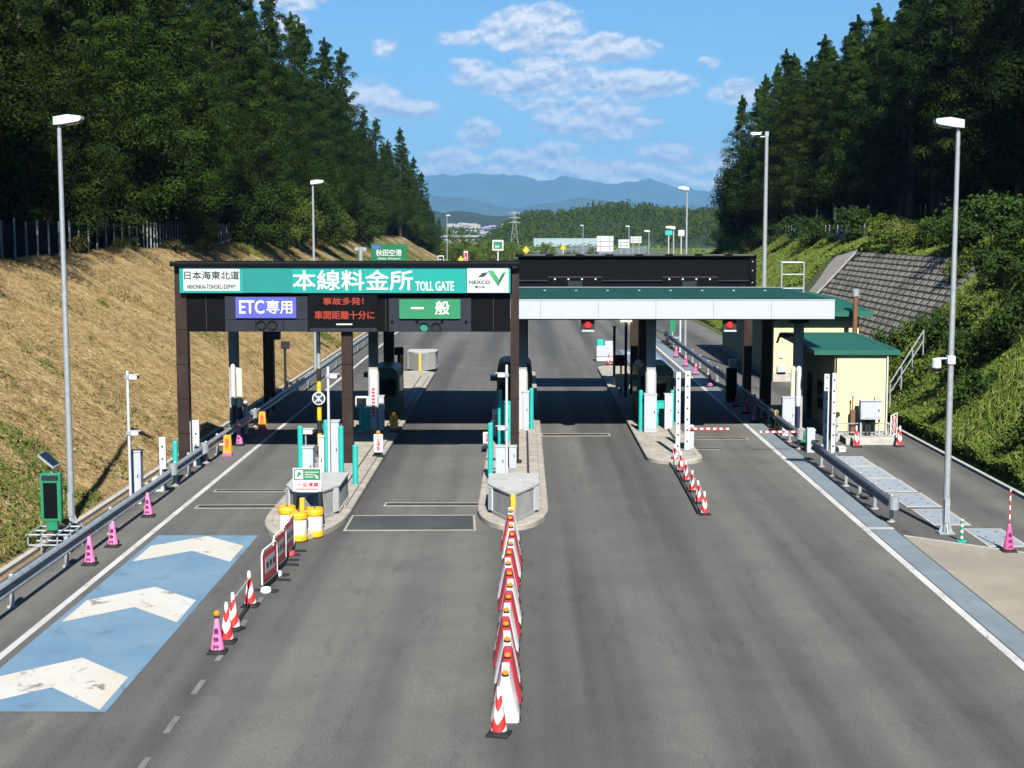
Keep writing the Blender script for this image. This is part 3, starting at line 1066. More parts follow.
def lamp_disc(px, py, r, mat, par, y=-.045):
    mb = MB()
    c = (gx(px), y, gz(py))
    mb.cyl(c, (c[0], y - .05, c[2]), r * 1.08, 'greypanel', n=20)
    mb.cyl((c[0], y - .051, c[2]), (c[0], y - .065, c[2]), r * .93, mat, n=20)
    mb.prism([(c[0] + r * 1.1 * math.cos(t), y - .05, c[2] + r * 1.1 * math.sin(t)) for t in [math.pi * k / 10 for k in range(11)]] +
             [(c[0] + r * 1.04 * math.cos(t), y - .05, c[2] + r * 1.04 * math.sin(t)) for t in [math.pi * k / 10 for k in range(10, -1, -1)]], (0, -.12, 0), 'greypanel')
    return mb.build('signal_lamp', par)


lamp_disc(261.5, 324.8, .16, 'darklens', lp)
lamp_disc(272.5, 324.8, .16, 'darklens', lp)
# LED message board
mb = MB()
gbox(mb, 308.3, 378, 294.4, 331.8, -.14, .095, 'black')
gbox(mb, 310, 377, 327.8, 331.4, -.156, -.142, 'greypanel')
gbox(mb, 336.5, 352.5, 323.4, 324.8, -.150, -.142, 'white')
mbd = mb.build('message_board', gan)
lettering('事故多発！', gx(323.5), gx(364), gz(304.6), gz(297.6), -.147, 'led', mbd, bold=.04)
lettering('車間距離十分に', gx(315), gx(374.5), gz(319.0), gz(310.8), -.147, 'led', mbd, bold=.04)
# general lane panel
mb = MB()
gbox(mb, 389, 471, 298.4, 331.6, -.04, .097, 'greypanel')
for px in (392, 417, 442, 466):
    gbox(mb, px - 1.4, px + 1.4, 320.6, 323.2, -.07, -.041, 'black')
lp2 = mb.build('lane_panel', gan)
mb = MB()
gbox(mb, 399.5, 460.5, 299.2, 318.6, -.12, -.042, M['green'])
mb.build('lane_sign', lp2)
lettering('一', gx(411), gx(424), gz(309), gz(306.9), -.126, 'white', lp2)
lettering('般', gx(435.5), gx(449.5), gz(314.4), gz(301), -.126, 'white', lp2, bold=.04)
lamp_disc(424.2, 327, .165, 'greenlamp', lp2)
lamp_disc(436.0, 327, .165, 'darklens', lp2)
mb = MB()       # floodlight under the left panel
mb.box(gx(267.5), gx(276), .5, .95, gz(341), gz(333), 'soffit', .02)
mb.box(gx(269), gx(275), .6, .9, gz(333.2), gz(331.5), 'black')
mb.build('floodlight', gan)

# ------------------------------------------------------------------ canopy over all lanes
CY0, CY1, CX0, CX1 = 58.2, 70.6, -12.3, 12.45
can = thing('toll_canopy', 'long flat toll gate canopy with white fascia and dark green roof', 'canopy', (0, CY0, 0))
zt, zb = gz(300.2, CY0), gz(318.8, CY0)
mb = MB()
D = CY1 - CY0
mb.box(CX0 + .06, CX1 - .06, .07, D - .07, zb + .06, zt - .10, 'soffit')
for k in range(9):
    mb.box(CX0 + .08, CX1 - .08, .9 + k * 1.35, 1.02 + k * 1.35, zb - .10, zb + .065, 'soffit')
mb.build('soffit', can)
mb = MB()
mb.box(CX0, CX1, 0, .06, zb, zt, 'fascia')
mb.box(CX0, CX1, D - .06, D, zb, zt + .05, 'fascia')
mb.box(CX0, CX0 + .06, .06, D - .06, zb, zt, 'fascia')
mb.box(CX1 - .06, CX1, .06, D - .06, zb, zt, 'fascia')
mb.box(CX0, CX1, -.02, .08, zt, zt + .03, 'whitep')
for px in (540.5, 598.4, 656, 713.8, 771.5):
    x = gx(px, CY0)
    mb.box(x - .012, x + .012, -.004, 0, zb + .005, zt - .005, 'joint')
for k in range(5):
    x = gx(540.5, CY0) - 2.3 * (k + 1)
    mb.box(x - .012, x + .012, -.004, 0, zb + .005, zt - .005, 'joint')
mb.build('fascia', can)
mb = MB()
mb.box(CX0 + .07, CX1 - .07, .09, D - .07, zt - .09, zt - .04, 'roofsheet')
nr = 26
for k in range(nr):
    y = .25 + k * (D - .5) / nr
    mb.prism([(CX0 + .1, y, zt - .04), (CX0 + .1, y + .12, zt + .05), (CX0 + .1, y + .2, zt + .05), (CX0 + .1, y + .32, zt - .04)], (CX1 - CX0 - .2, 0, 0), 'roofsheet')
for k in (3.6, 7.8):
    for i in range(17 if k > 5 else 0):
        x = CX0 + .5 + i * 1.42
        mb.box(x, x + .10, k, k + .10, zt + .04, zt + .09, 'galv')
mb.build('roof', can)
mb = MB()
x0, x1 = CX1 + .08, CX1 + 1.15
ty = D + .1
for x in (x0, x1):
    mb.cyl((x, ty, zt - .5), (x, ty, zt + 1.25), .045, 'galv')
mb.cyl((x0, ty, zt + 1.22), (x1, ty, zt + 1.22), .04, 'galv')
mb.cyl((x0, ty, zt + .65), (x1, ty, zt + .65), .03, 'galv')
mb.cyl((x0, ty + .9, zt + 1.22), (x1, ty + .9, zt + 1.22), .04, 'galv')
mb.cyl((x0, ty, zt + 1.22), (x0, ty + .9, zt + 1.22), .04, 'galv')
mb.cyl((x1, ty, zt + 1.22), (x1, ty + .9, zt + 1.22), .04, 'galv')
mb.cyl((x0 - .3, ty, zt - .02), (x1, ty, zt - .02), .03, 'galv')
mb.cyl((x0 - .3, ty, zt - .4), (x1, ty, zt - .4), .03, 'galv')
mb.build('roof_ladder', can)
M['colgrey'] = simple('dark_grey_column', (0.36, 0.345, 0.335), 0.5, 0, 0.2, 2.0, spec=0.2)
WR = ((-12.07, 'cream'), (-6.22, 'whitep'), (.02, 'whitep'), (5.40, 'whitep'), (11.55, 'cream'))
CD = 2.7
for x, wr in WR:
    mb = MB()
    mb.box(x - .19, x + .19, CD - .19, CD + .19, 0.1, zb + .07, 'colgrey', .02)
    mb.box(x - .3, x + .3, CD - .3, CD + .3, 0, .22, 'conc')
    c = mb.build('column', can)
    if abs(x) < 8:
        mb = MB()
        mb.lathe([(.22, .16), (.235, .2), (.235, 2.5), (.21, 2.64), (.12, 2.72)], wr, 16, (x, CD - .05))
        wrp = mb.build('protective_sleeve', c)
        if x < -3:
            mb = MB()
            for k in range(9):
                mb.box(x - .05, x + .07, CD - .30, CD - .287, 1.85 - k * .14, 1.85 - k * .14 + .08, 'redink')
            mb.build('lettering', wrp)
for x in (-12.0, -6.3, .05, 5.75, 11.55):
    mb = MB()
    mb.box(x - .24, x + .24, D - 1.9, D - 1.4, 0.0, zb + .07, 'brown', .02)
    mb.build('column', can)
mb = MB()
mb.box(gx(792, CY0), gx(812, CY0), .5, .9, zb - .22, zb - .08, 'soffit', .02)
mb.build('floodlight', can)

for px, lab in ((588, 'red signal lamp hanging under the canopy above the lane beside the centre island'), (730, 'red signal lamp hanging under the canopy above the rightmost lane')):
    s = thing('signal_light', lab, 'signal', (gx(px, 58.5), 58.5, gz(325.5, 58.5)), group='red signals under the canopy')
    mb = MB()
    mb.box(-.27, .27, -.05, .2, -.2, .24, 'soffit', .02)
    mb.box(-.03, .03, .08, .16, .2, .42, 'soffit')
    mb.build('housing', s)
    mb = MB()
    mb.sphere((0, -.06, .03), .13, 'redlamp', 10)
    mb.build('lens', s)
    mb = MB()
    mb.box(-.25, .25, -.22, -.03, -.23, -.17, 'cab', .01)
    mb.build('visor', s)

# ------------------------------------------------------------------ gantry for the other direction, seen from behind
BY = 74.0
bg_ = thing('rear_sign_gantry', 'black back of the second sign gantry rising behind the canopy roof', 'gantry', (0, BY, 0))
xa, xb = gx(518, BY), gx(752, BY)
ztop, zlow = gz(254.5, BY), gz(296, BY) - .6
mb = MB()
mb.box(xa, xb, 0, .12, zlow, ztop - .12, 'black')
mb.box(xa, xb, .12, 1.4, zlow + .1, ztop - .2, 'black')
mb.build('back_panel', bg_)
mb = MB()
mb.box(xa - .15, xb + .18, -.18, 1.5, ztop - .115, ztop, 'black')
for k in range(8):
    a = xa + .3 + k * 1.5
    mb.box(a, a + 1.1, -.19, -.17, ztop - .03, ztop - .005, 'joint')
mb.box(xb - .16, xb + .17, -.10, .10, zlow, ztop - .12, 'black')
mb.box(xa, xb, -.10, -.002, gz(281.2, BY), gz(280, BY), 'greypanel')
mb.build('frame', bg_)
for a, b in ((548, 602), (662, 717)):
    mb = MB()
    mb.box(gx(a, BY), gx(b, BY), -.12, -.004, gz(292, BY), gz(276.5, BY), 'black')
    mb.box(gx(a, BY), gx(b, BY), -.15, -.12, gz(277.6, BY), gz(276.4, BY), 'soffit')
    for k in range(4):
        x = gx(a + 6 + k * 13.5, BY)
        mb.box(x, x + .08, -.14, -.121, gz(279.8, BY), gz(278.2, BY), 'whitep')
    mb.box(gx(a + 20, BY), gx(a + 34, BY), -.135, -.121, gz(291, BY), gz(281, BY), 'greypanel')
    mb.build('service_box', bg_)
for k in range(6):
    pass
mb = MB()
for z in (ztop - .35, ztop - .8, ztop - 1.4):
    mb.cyl((xb - .02, -.16, z), (xb - .02, -.10, z), .03, 'whitep', n=6)
mb.build('bolts', bg_)
for x in (gx(515.5, BY), 5.75, gx(749.5, BY)):
    mb = MB()
    mb.box(x - .2, x + .2, .2, .7, 0, ztop - .3, 'brown')
    mb.build('column', bg_)


# ------------------------------------------------------------------ booths
def booth(loc, w, d, h, label, side=1):
    t = thing('toll_booth', label, 'toll booth', loc)
    mb = MB()
    r = .35
    pl = []
    for cx, cz, a0 in ((w / 2 - r, h - r, 0), (-w / 2 + r, h - r, 90)):
        for k in range(6):
            a = R_(a0 + 18 * k)
            pl.append((cx + r * math.cos(a), cz + r * math.sin(a)))
    pl += [(-w / 2, 0.0), (w / 2, 0.0)]
    mb.prism([(x, 0, z) for x, z in pl], (0, d, 0), 'booth')
    mb.build('cabin', t)
    mb = MB()
    mb.box(-w / 2 + .12, w / 2 - .12, -.012, -.002, 1.05, h - .45, 'glass')
    mb.box(-w / 2 + .08, w / 2 - .08, -.03, -.013, .98, 1.04, 'soffit')
    mb.build('front_window', t)
    mb = MB()
    for s in (-1, 1):
        mb.box(s * (w / 2 + .002) - (.0 if s > 0 else .02), s * (w / 2 + .002) + (.02 if s > 0 else .0), .5, d - .6, 1.0, h - .5, 'glass')
    mb.build('side_window', t)
    mb = MB()
    mb.box(-w / 2 - .32, -w / 2 - .002, .8, 1.5, 1.75, 1.95, 'booth')
    mb.build('side_hood', t)
    return t


booth((-6.15, 64.5, .16), 1.3, 3.0, 2.25, 'dark green toll booth on the left island beside the ETC lane')
booth((-.32, 63.0, .16), 1.5, 3.2, 2.65, 'dark green toll booth on the centre island behind the brown column')
booth((5.85, 63.5, .16), 1.55, 3.2, 2.45, 'dark green toll booth with rounded roof on the right island')


# ------------------------------------------------------------------ small furniture
def base_xy(px, py, z=0.16):
    return G(px, py, z)


def post(name, px, py, h, r, mat, label, cat, group=None, z=.16, square=False, cap=True):
    g = G(px, py, z)
    mb = MB()
    if square:
        mb.box(-r, r, -r, r, 0, h, mat, r * .15)
    else:
        mb.cyl((0, 0, 0), (0, 0, h), r, mat, n=12)
        if cap:
            mb.sphere((0, 0, h), r * 1.02, mat, 6, .5)
    mb.cyl((0, 0, 0), (0, 0, .04), r * 1.8, 'galv', n=10)
    o = mb.build(name)
    o.location = g
    return tag(o, label, cat, group)


TG = 'turquoise lane posts'
for px, top, base, X, lab in (
        (301, 427, 487, None, 'turquoise post left of the striped pole on the left island'),
        (326.5, 421, 474, None, 'turquoise post just right of the striped pole on the left island'),
        (341.5, 427, 481, None, 'turquoise post in front of the brown column on the left island'),
        (355.5, 446, 485, None, 'short turquoise post right of the brown column on the left island'),
        (361, 405, 432, None, 'turquoise post beside the white display screen'),
        (490.5, 424, 480, None, 'tall turquoise post at the left edge of the centre island'),
        (500, 391, 447, None, 'turquoise post under the camera on the centre island'),
        (531.5, 389, 430, None, 'turquoise post at the right edge of the centre island'),
        (640.5, 391, 431, None, 'turquoise post left of the white column on the right island'),
        (672, 391, 427, None, 'turquoise post behind the white cabinet on the right island'),
        (176, 442, 483, None, 'turquoise post standing between the left guard rails')):
    g = G(px, base, .16 if px > 200 else 0)
    h = AT(px, top, g.y).z - g.z
    post('lane_post', px, base, h, .09, 'tealp', lab, 'post', TG, z=.16 if px > 200 else 0)


def cabinet(px0, px1, top, base, d, mat, label, cat='cabinet', z=.16, group=None, door=True):
    g = G((px0 + px1) / 2, base, z)
    w = (px1 - px0) / F * g.y * 1.0
    h = AT((px0 + px1) / 2, top, g.y).z - z
    t = thing('cabinet', label, cat, g, group=group)
    mb = MB()
    mb.box(-w / 2, w / 2, 0, d, .0, h - .04, mat, .02)
    mb.box(-w / 2 - .02, w / 2 + .02, -.02, d + .02, h - .04, h, mat)
    mb.build('housing', t)
    if door and h > .5:
        mb = MB()
        mb.box(-w / 2 + .04, w / 2 - .04, -.014, -.002, .12, h - .12, mat)
        mb.box(w / 2 - .10, w / 2 - .07, -.03, -.014, h * .5, h * .5 + .1, 'rubber')
        mb.build('door', t)
    return t


cabinet(302.5, 313.5, 447, 489, .4, 'cab', 'low pale grey cabinet between turquoise and striped posts')
cabinet(319, 324.5, 436, 488, .25, 'whitep', 'slim white cabinet right of the striped pole')
cabinet(330.5, 339.5, 421, 481, .4, 'cab', 'tall pale grey cabinet beside the thin camera pole on the left island')
cabinet(495.5, 505.5, 446, 479, .35, 'cab', 'pale grey cabinet behind the crash wall on the centre island')
cabinet(509, 516.5, 446, 468, .3, 'cab', 'grey box strapped to the brown column foot of the centre island')
cabinet(522.5, 529, 391, 430.5, .35, 'cab', 'tall grey white cabinet right of the brown centre column')
cabinet(644, 656.5, 394, 432.5, .4, 'cab', 'pale cabinet at the white column of the right island')
cabinet(664.5, 672.5, 394, 429, .35, 'whitep', 'white cabinet right of the white column on the right island')
cabinet(378.5, 384, 396, 430.5, .4, 'cab', 'tall pale cabinet between white sleeve column and green booth')
cabinet(500.5, 510.5, 402, 441, .4, 'tealp', 'turquoise ticket machine on the centre island')
cabinet(362.5, 370.5, 404, 430, .4, 'tealp', 'turquoise ticket machine below the white screen')
cabinet(656, 664, 401, 425, .4, 'tealp', 'turquoise ticket machine beside the right booth')
cabinet(130.5, 141.5, 451, 504, .35, 'cab', 'grey cabinet at the foot of the double camera pole', z=0)
cabinet(782, 794.5, 397, 436, .3, 'cab', 'tall pale cabinet in front of the right canopy column', z=0)


# perforated steel posts carrying lane sensors
def perf(px, top, base, w, label, z=.16, mat='whitep', group='perforated sensor posts'):
    g = G(px, base, z)
    h = AT(px, top, g.y).z - z
    t = thing('sensor_post', label, 'sensor post', g, group=group)
    mb = MB()
    mb.box(-w / 2, w / 2, -.06, .06, 0, h, mat, .012)
    mb.box(-w / 2 - .08, w / 2 + .08, -.14, .14, 0, .03, 'galv')
    mb.build('channel', t)
    mb = MB()
    k = .35
    while k < h - .1:
        mb.cyl((0, -.062, k), (0, -.075, k), .035, 'rubber', n=8)
        k += .42
    mb.build('sensor_holes', t)
    return t


perf(163.5, 437, 481, .22, 'short perforated white post behind the guard rail near the camera cabinet', 0)
perf(189.3, 421, 466, .18, 'darker perforated post beside the left gantry column', 0, 'cab')
perf(196.8, 420, 466, .24, 'white perforated post right of the left gantry column', 0)
perf(677.5, 372, 455, .17, 'tall left post of the white pair at the right island nose')
perf(686.8, 371, 450, .20, 'tall right post of the white pair at the right island nose')
perf(825.2, 374, 451, .2, 'left post of the white pair in front of the yellow building', 0)
perf(832.5, 373, 455, .16, 'right post of the white pair in front of the yellow building', 0)
perf(246, 401, 434, .17, 'short white post in the shade right of the two tall poles', 0)


def antenna(px, top, base, r, label, mat, z=0):
    g = G(px, base, z)
    h = AT(px, top, g.y).z - z
    t = thing('lane_antenna', label, 'antenna pole', g)
    mb = MB()
    mb.cyl((0, 0, 0), (0, 0, h * .45), r * .8, 'navy', n=10)  # lower length of the pole, cast shade put into its navy colour
    mb.build('stand', t)
    mb = MB()
    mb.lathe([(r, h * .42), (r * 1.08, h * .44), (r * 1.08, h * .94), (r * .9, h * .98), (r * .4, h)], mat, 12)
    mb.build('cover', t)


antenna(234.2, 364, 435, .10, 'tall white round-topped pole by the left canopy column', 'whitep')
antenna(240.4, 368, 435, .13, 'tall cream round-topped pole by the left canopy column', 'cream')
antenna(791.8, 366, 434.5, .09, 'cream round-topped pole by the right canopy column', 'cream')
antenna(797.5, 366, 435, .11, 'white round-topped pole by the right canopy column', 'whitep')


def cctv(name_px, label, top, base, z, cams, r=.045, grp='thin white camera poles', X=None):
    g = G(name_px, base, z)
    h = AT(name_px, top, g.y).z - z
    t = thing('camera_pole', label, 'camera pole', g, group=grp)
    mb = MB()
    mb.cyl((0, 0, 0), (0, 0, h), r, 'whitep', n=10)
    mb.cyl((0, 0, 0), (0, 0, .04), r * 3, 'galv', n=10)
    mb.sphere((0, 0, h), r, 'whitep', 6)
    mb.build('pole', t)
    for py, s in cams:
        zz = AT(name_px, py, g.y).z - z
        mb = MB()
        mb.box(min(s * .05, s * .30), max(s * .05, s * .30), -.07, .07, zz - .065, zz + .065, 'whitep', .015)
        mb.box(min(s * .30, s * .35), max(s * .30, s * .35), -.04, .04, zz - .04, zz + .04, 'rubber')
        mb.box(min(s * .05, s * .38), max(s * .05, s * .38), -.08, .08, zz + .065, zz + .08, 'whitep')
        mb.box(-.07, .07, -.07, .07, zz - .05, zz + .05, 'galv')
        mb.build('camera', t)
    return t


cctv(131, 'tall thin pole with two white cameras at the foot of the dry slope', 372, 507, 0, [(377, 1), (433, 1)])
cctv(329.5, 'thin white pole with one camera on the left island', 368, 486, .16, [(376, 1)])
cctv(506.7, 'thin white pole with cameras pointing left on the centre island', 366, 478, .16, [(375, -1), (428, -1)])

# striped height pole with the round sign
t = thing('striped_pole', 'yellow and black banded pole carrying a round no pedestrians sign', 'pole', (-7.40, 52.9, .16))
mb = MB()
mb.cyl((0, 0, 0), (0, 0, 3.35), .085, 'yb', n=12)
mb.build('banded_pole', t)
mb = MB()
mb.cyl((0, 0, 3.3), (0, 0, 5.2), .07, 'galv', n=12)
mb.build('upper_tube', t)
zz = gz(398.5, 52.8)
mb = MB()
mb.cyl((0, -.13, zz - .16), (0, -.10, zz - .16), .24, 'whitep', n=28)
sg = mb.build('round_sign', t)
mb = MB()
mb.cyl((0, -.137, zz - .16), (0, -.131, zz - .16), .195, 'ink', n=28)
for a in (45, -45):
    c, s_ = math.cos(R_(a)), math.sin(R_(a))
    p_ = [(-.205, -.022), (.205, -.022), (.205, .022), (-.205, .022)]
    mb.prism([(x * c - y * s_, -.139 - (.001 if a > 0 else .003), zz - .16 + x * s_ + y * c) for x, y in p_], (0, -.002, 0), 'whitep')
mb.sphere((0, -.139, zz - .10), .035, 'whitep', 6, 1)
mb.box(-.025, .025, -.142, -.138, zz - .27, zz - .14, 'whitep')
mb.build('emblem', sg)
mb = MB()
mb.cyl((0, 0, 0), (0, 0, .05), .2, 'galv')
mb.build('base_plate', t)
cc = thing('camera', 'small white camera beside the turquoise post on the left island', 'camera', (AT(307, 430, 50.5).x, 50.5, gz(434, 50.5)))
mb = MB()
mb.box(-.22, .2, -.09, .09, 0, .17, 'whitep', .02)
mb.box(-.27, .25, -.11, .11, .17, .19, 'whitep')
mb.build('housing', cc)
mb = MB()
mb.cyl((.2, 0, .08), (.3, 0, .08), .06, 'rubber', n=10)
mb.build('lens', cc)
mb = MB()
mb.cyl((-.05, 0, 0), (-.05, 0, -(gz(434, 50.5) - .16)), .03, 'galv')
mb.build('stem', cc)

# white display screen beside the white sleeve
t = thing('display_screen', 'white framed dark display on a post beside the ticket machine', 'display', (AT(362, 400, 60.7).x, 60.7, .16))
zc = gz(402, 60.7) - .16
mb = MB()
mb.box(-.28, .36, -.08, .12, zc - .24, zc + .24, 'whitep', .03)
mb.build('frame', t)
mb = MB()
mb.box(-.22, .19, -.088, -.081, zc - .17, zc + .17, 'glass')
mb.build('screen', t)
mb = MB()
mb.cyl((.25, .06, 0), (.25, .06, zc), .06, 'navy')
mb.build('post', t)

# stop sign board on the left wall
t = thing('sign_stand', 'green and white stop notice board on the left crash wall', 'sign', (AT(307, 480, 40.4).x, 40.4, .15))
def sx(px): return AT(px, 480, 40.4).x - AT(307, 480, 40.4).x
def sz(py): return AT(307, py, 40.4).z - .15
mb = MB()
mb.box(sx(293), sx(321.5), -.02, .02, sz(491.5), sz(468), 'white', .008)
bd2 = mb.build('board', t)
mb = MB()
mb.box(sx(294), sx(320.5), -.026, -.021, sz(479.8), sz(469), M['green'])
mb.build('green_panel', bd2)
mb = MB()
mb.box(sx(295.2), sx(303.4), -.031, -.027, sz(479), sz(470), 'white')
mb.prism([(sx(297), -.031, sz(477.6)), (sx(298.6), -.031, sz(471.2)), (sx(302), -.031, sz(473.2))], (0, -.003, 0), M['green'])
mb.box(sx(305), sx(319), -.031, -.027, sz(472.4), sz(471.6), 'white')
mb.box(sx(305), sx(313.5), -.031, -.027, sz(474.8), sz(474.0), 'white')
mb.box(sx(305), sx(313.5), -.031, -.027, sz(477.2), sz(476.4), 'white')
mb.prism([(sx(314), -.031, sz(475)), (sx(315), -.031, sz(474)), (sx(317), -.031, sz(475.8)), (sx(317.2), -.031, sz(474.4)), (sx(319), -.031, sz(478.3)), (sx(315.4), -.031, sz(477.8)), (sx(316.4), -.031, sz(476.8))], (0, -.003, 0), 'white')
mb.build('arrow', bd2)
lettering('一旦停車', sx(297), sx(318.5), sz(486.8), sz(482.3), -.027, 'redink', bd2, bold=.02)
mb = MB()
for k in range(10):
    mb.box(sx(296.5 + k * 2.2), sx(297.9 + k * 2.2), -.026, -.022, sz(489.8), sz(488.4), 'redink')
mb.build('small_print', bd2)
for s in (-1, 1):
    mb = MB()
    mb.prism([(s * .40, .0, 0), (s * .33, .0, 0), (s * .30, .0, sz(491)), (s * .40, .0, sz(491))], (0, .05, 0), 'rubber')
    mb.prism([(s * .40, .6, 0), (s * .33, .6, 0), (s * .33, .04, sz(486)), (s * .40, .04, sz(486))], (0, .05, 0), 'rubber')
    mb.build('leg', t)


# crash barrels
def barrel(loc, label):
    t = thing('crash_barrel', label, 'barrel', loc, group='yellow crash barrels at the left wall')
    mb = MB()
    mb.lathe([(.27, 0), (.285, .03), (.285, .14), (.27, .16), (.265, .2), (.265, .64), (.27, .67), (.29, .69), (.29, .80), (.275, .84), (.26, .86), (.10, .875)], 'yellow', 20,
             mats=['yellow'] * 4 + ['whiteplast'] + ['yellow'] * 6)
    mb.build('drum', t)
    mb = MB()
    mb.lathe([(.27, .865), (.27, .885), (.24, .89)], 'yellow', 20)
    mb.box(-.03, .03, -.03, .03, .88, .92, 'rubber')
    mb.build('lid', t)
    t.scale = (.87, .87, .90)
    return t


g1, g2, g3 = G(299, 540, .02), G(315, 536, .02), G(287.5, 534, .02)
barrel(g1, 'yellow and white crash barrel nearest the camera, standing in the middle')
barrel(g2, 'yellow and white crash barrel at the right of the three')
barrel(g3, 'yellow and white crash barrel half hidden at the left of the three')


# ------------------------------------------------------------------ cones
def cone(name, label, body, loc, group, h=.72, lettered=True, lamp=False, topper=False, poleh=0, z0=0, first={}):
    key = (body, lettered, lamp, topper, poleh)
    if key in first:
        o = dup(first[key], loc, rnd.uniform(-.5, .5) if not lettered else rnd.uniform(-.12, .12), label, group)
        o.rotation_euler = (rnd.uniform(-.03, .03), rnd.uniform(-.03, .03), o.rotation_euler[2])
        o.scale = (1, 1, rnd.uniform(.95, 1.03))
        if not group and 'group' in o:
            del o['group']
        return o
    t = thing(name, label, 'traffic cone', loc, group=group)
    mb = MB()
    mb.box(-.19, .19, -.19, .19, 0, .05, 'rubber', .02)
    mb.lathe([(.17, .05), (.165, .08), (.15, .085)], 'rubber', 16)
    mb.build('base', t)
    mb = MB()
    mb.lathe([(.145, .07), (.14, .09), (.045, h - .03), (.035, h), (.02, h + .01)], body, 18)
    bdy = mb.build('body', t)
    if lettered:
        for k, ch in enumerate('最徐行'):
            z1 = .52 - k * .16
            yy = -(.14 - (.14 - .045) * (z1 - .065 - .09) / (h - .12)) - .012
            lettering(ch, -.045 - .006 * k, .045 + .006 * k, z1 - .115, z1, yy, 'purple', bdy, bold=.05)
    if lamp:
        mb = MB()
        mb.lathe([(.03, h), (.06, h + .01), (.06, h + .03)], 'rubber', 12)
        mb.sphere((0, 0, h + .085), .065, 'amber', 8)
        mb.build('warning_lamp', t)
    if topper:
        mb = MB()
        mb.lathe([(.045, h - .06), (.042, h + .06), (.03, h + .12), (.01, h + .13)], 'whiteplast', 12)
        mb.build('cap', t)
    if poleh:
        mb = MB()
        mb.cyl((0, 0, h - .02), (0, 0, h + poleh), .022, 'armz', n=8)
        mb.build('pole', t)
    first[key] = t
    return t


GP = 'pink cones along the left guard rail'
for (px, py), lab in (((90, 564.5), 'pink lettered cone along the left guard rail, nearest the camera'),
                      ((113, 546.5), 'pink lettered cone along the left guard rail, middle of three'),
                      ((148.5, 516.5), 'pink lettered cone along the left guard rail, farthest of three')):
    cone('traffic_cone', lab, 'pink', G(px, py), GP)
cone('traffic_cone', 'pink lettered cone with orange lamp in front of the striped cones', 'pink', G(217.5, 652.5), None, lamp=True)
GC = 'striped cones leading to the barrier boards'
cone('traffic_cone', 'red and white cone right behind the pink lamp cone', 'conestripe', G(227, 642), GC, lettered=False, topper=True)
cone('traffic_cone', 'faded red and white cone holding the end of the striped bar', 'conestripe', G(234, 629.5), GC, lettered=False, topper=True)
cone('traffic_cone', 'red and white cone at the first barrier board', 'conestripe', G(250.5, 606), GC, lettered=False, topper=True)
a, b = G(234, 629.5), G(250.5, 606)
for nm, lab, z, mt in (('cone_bar', 'black and white striped bar linking two cones near the barrier boards', .66, 'bw'), ('cone_bar', 'dark lower bar linking two cones near the barrier boards', .10, 'rubber')):
    mb = MB()
    d = (b - a)
    mb.cyl((0, 0, 0), (d.length - .1, 0, 0), .022, mt, n=8)
    o = mb.build(nm)
    o.location = (a.x, a.y, z)
    o.rotation_euler = (0, 0, math.atan2(d.y, d.x))
    tag(o, lab, 'bar')
GR = 'linked red and white cones before the right island'
rc = [(674.5, 463.5), (680.5, 471.5), (686, 481), (692, 491.5), (698.5, 503), (704.5, 514.5)]
pts = []
for i, q in enumerate(rc):
    g = G(*q)
    pts.append(g)
    cone('traffic_cone', 'linked red and white cone, %s counting from the right island' % ORD[i], 'conestripe', g, GR, lettered=False, topper=True).scale = (.86, .86, .84)
for i in range(5):
    a, b = pts[i] + Vector((-.2, 0, .07)), pts[i + 1] + Vector((-.2, 0, .07))
    mb = MB()
    d = b - a
    mb.cyl((0, 0, 0), (d.length, 0, 0), .025, 'rubber', n=8)
    o = mb.build('cone_bar')
    o.location = a
    o.rotation_euler = (0, 0, math.atan2(d.y, d.x))
    tag(o, 'dark low bar in the right cone row, %s from the island' % ORD[i], 'bar', 'dark bars between the right cones')
    mb = MB()
    mb.cyl((0, 0, 0), (d.length, 0, 0), .018, 'arm', n=8)
    o = mb.build('cone_bar')
    o.location = pts[i] + Vector((0, 0, .58))
    o.rotation_euler = (0, 0, math.atan2(d.y, d.x))
    tag(o, 'red and white bar on the right cone tops, %s from the island' % ORD[i], 'bar', 'striped bars between the right cones')
cone('traffic_cone', 'strong pink cone with tall striped pole on the concrete apron', 'hotpink', G(1008.5, 551.5), None, poleh=.95)
GF = 'pink cones along the far right guard rail'
farp = [(676, 357.5), (685.5, 366.5), (695.5, 375), (710, 387), (737, 406.5), (746, 413.5), (754.5, 422)]
for i, q in enumerate(farp):
    cone('traffic_cone', 'pink cone along the right guard rail beyond the gate, %s from the far end' % ORD[i], 'pink', G(*q), GF)
cone('traffic_cone', 'red and white cone left of the electrical box', 'conestripe', G(856.5, 447), 'cones in front of the yellow building', lettered=False, topper=True)
cone('traffic_cone', 'red and white cone right of the electrical box', 'conestripe', G(899, 446.5), 'cones in front of the yellow building', lettered=False, topper=True)
cone('traffic_cone', 'red and white cone beside the pale wall at the far end of the left island', 'conestripe', G(427.5, 362), None, lettered=False, topper=True)
cone('traffic_cone', 'red and white cone beyond the gate beside the white trolley', 'conestripe', G(609, 365), None, lettered=False, topper=True)
cone('traffic_cone', 'pink cone tucked behind the left crash wall', 'pink', G(323, 482, .16), None)
cone('traffic_cone', 'purple looking pink cone in the shade under the left canopy edge', 'pink', G(239.5, 445.5), None, lamp=True)

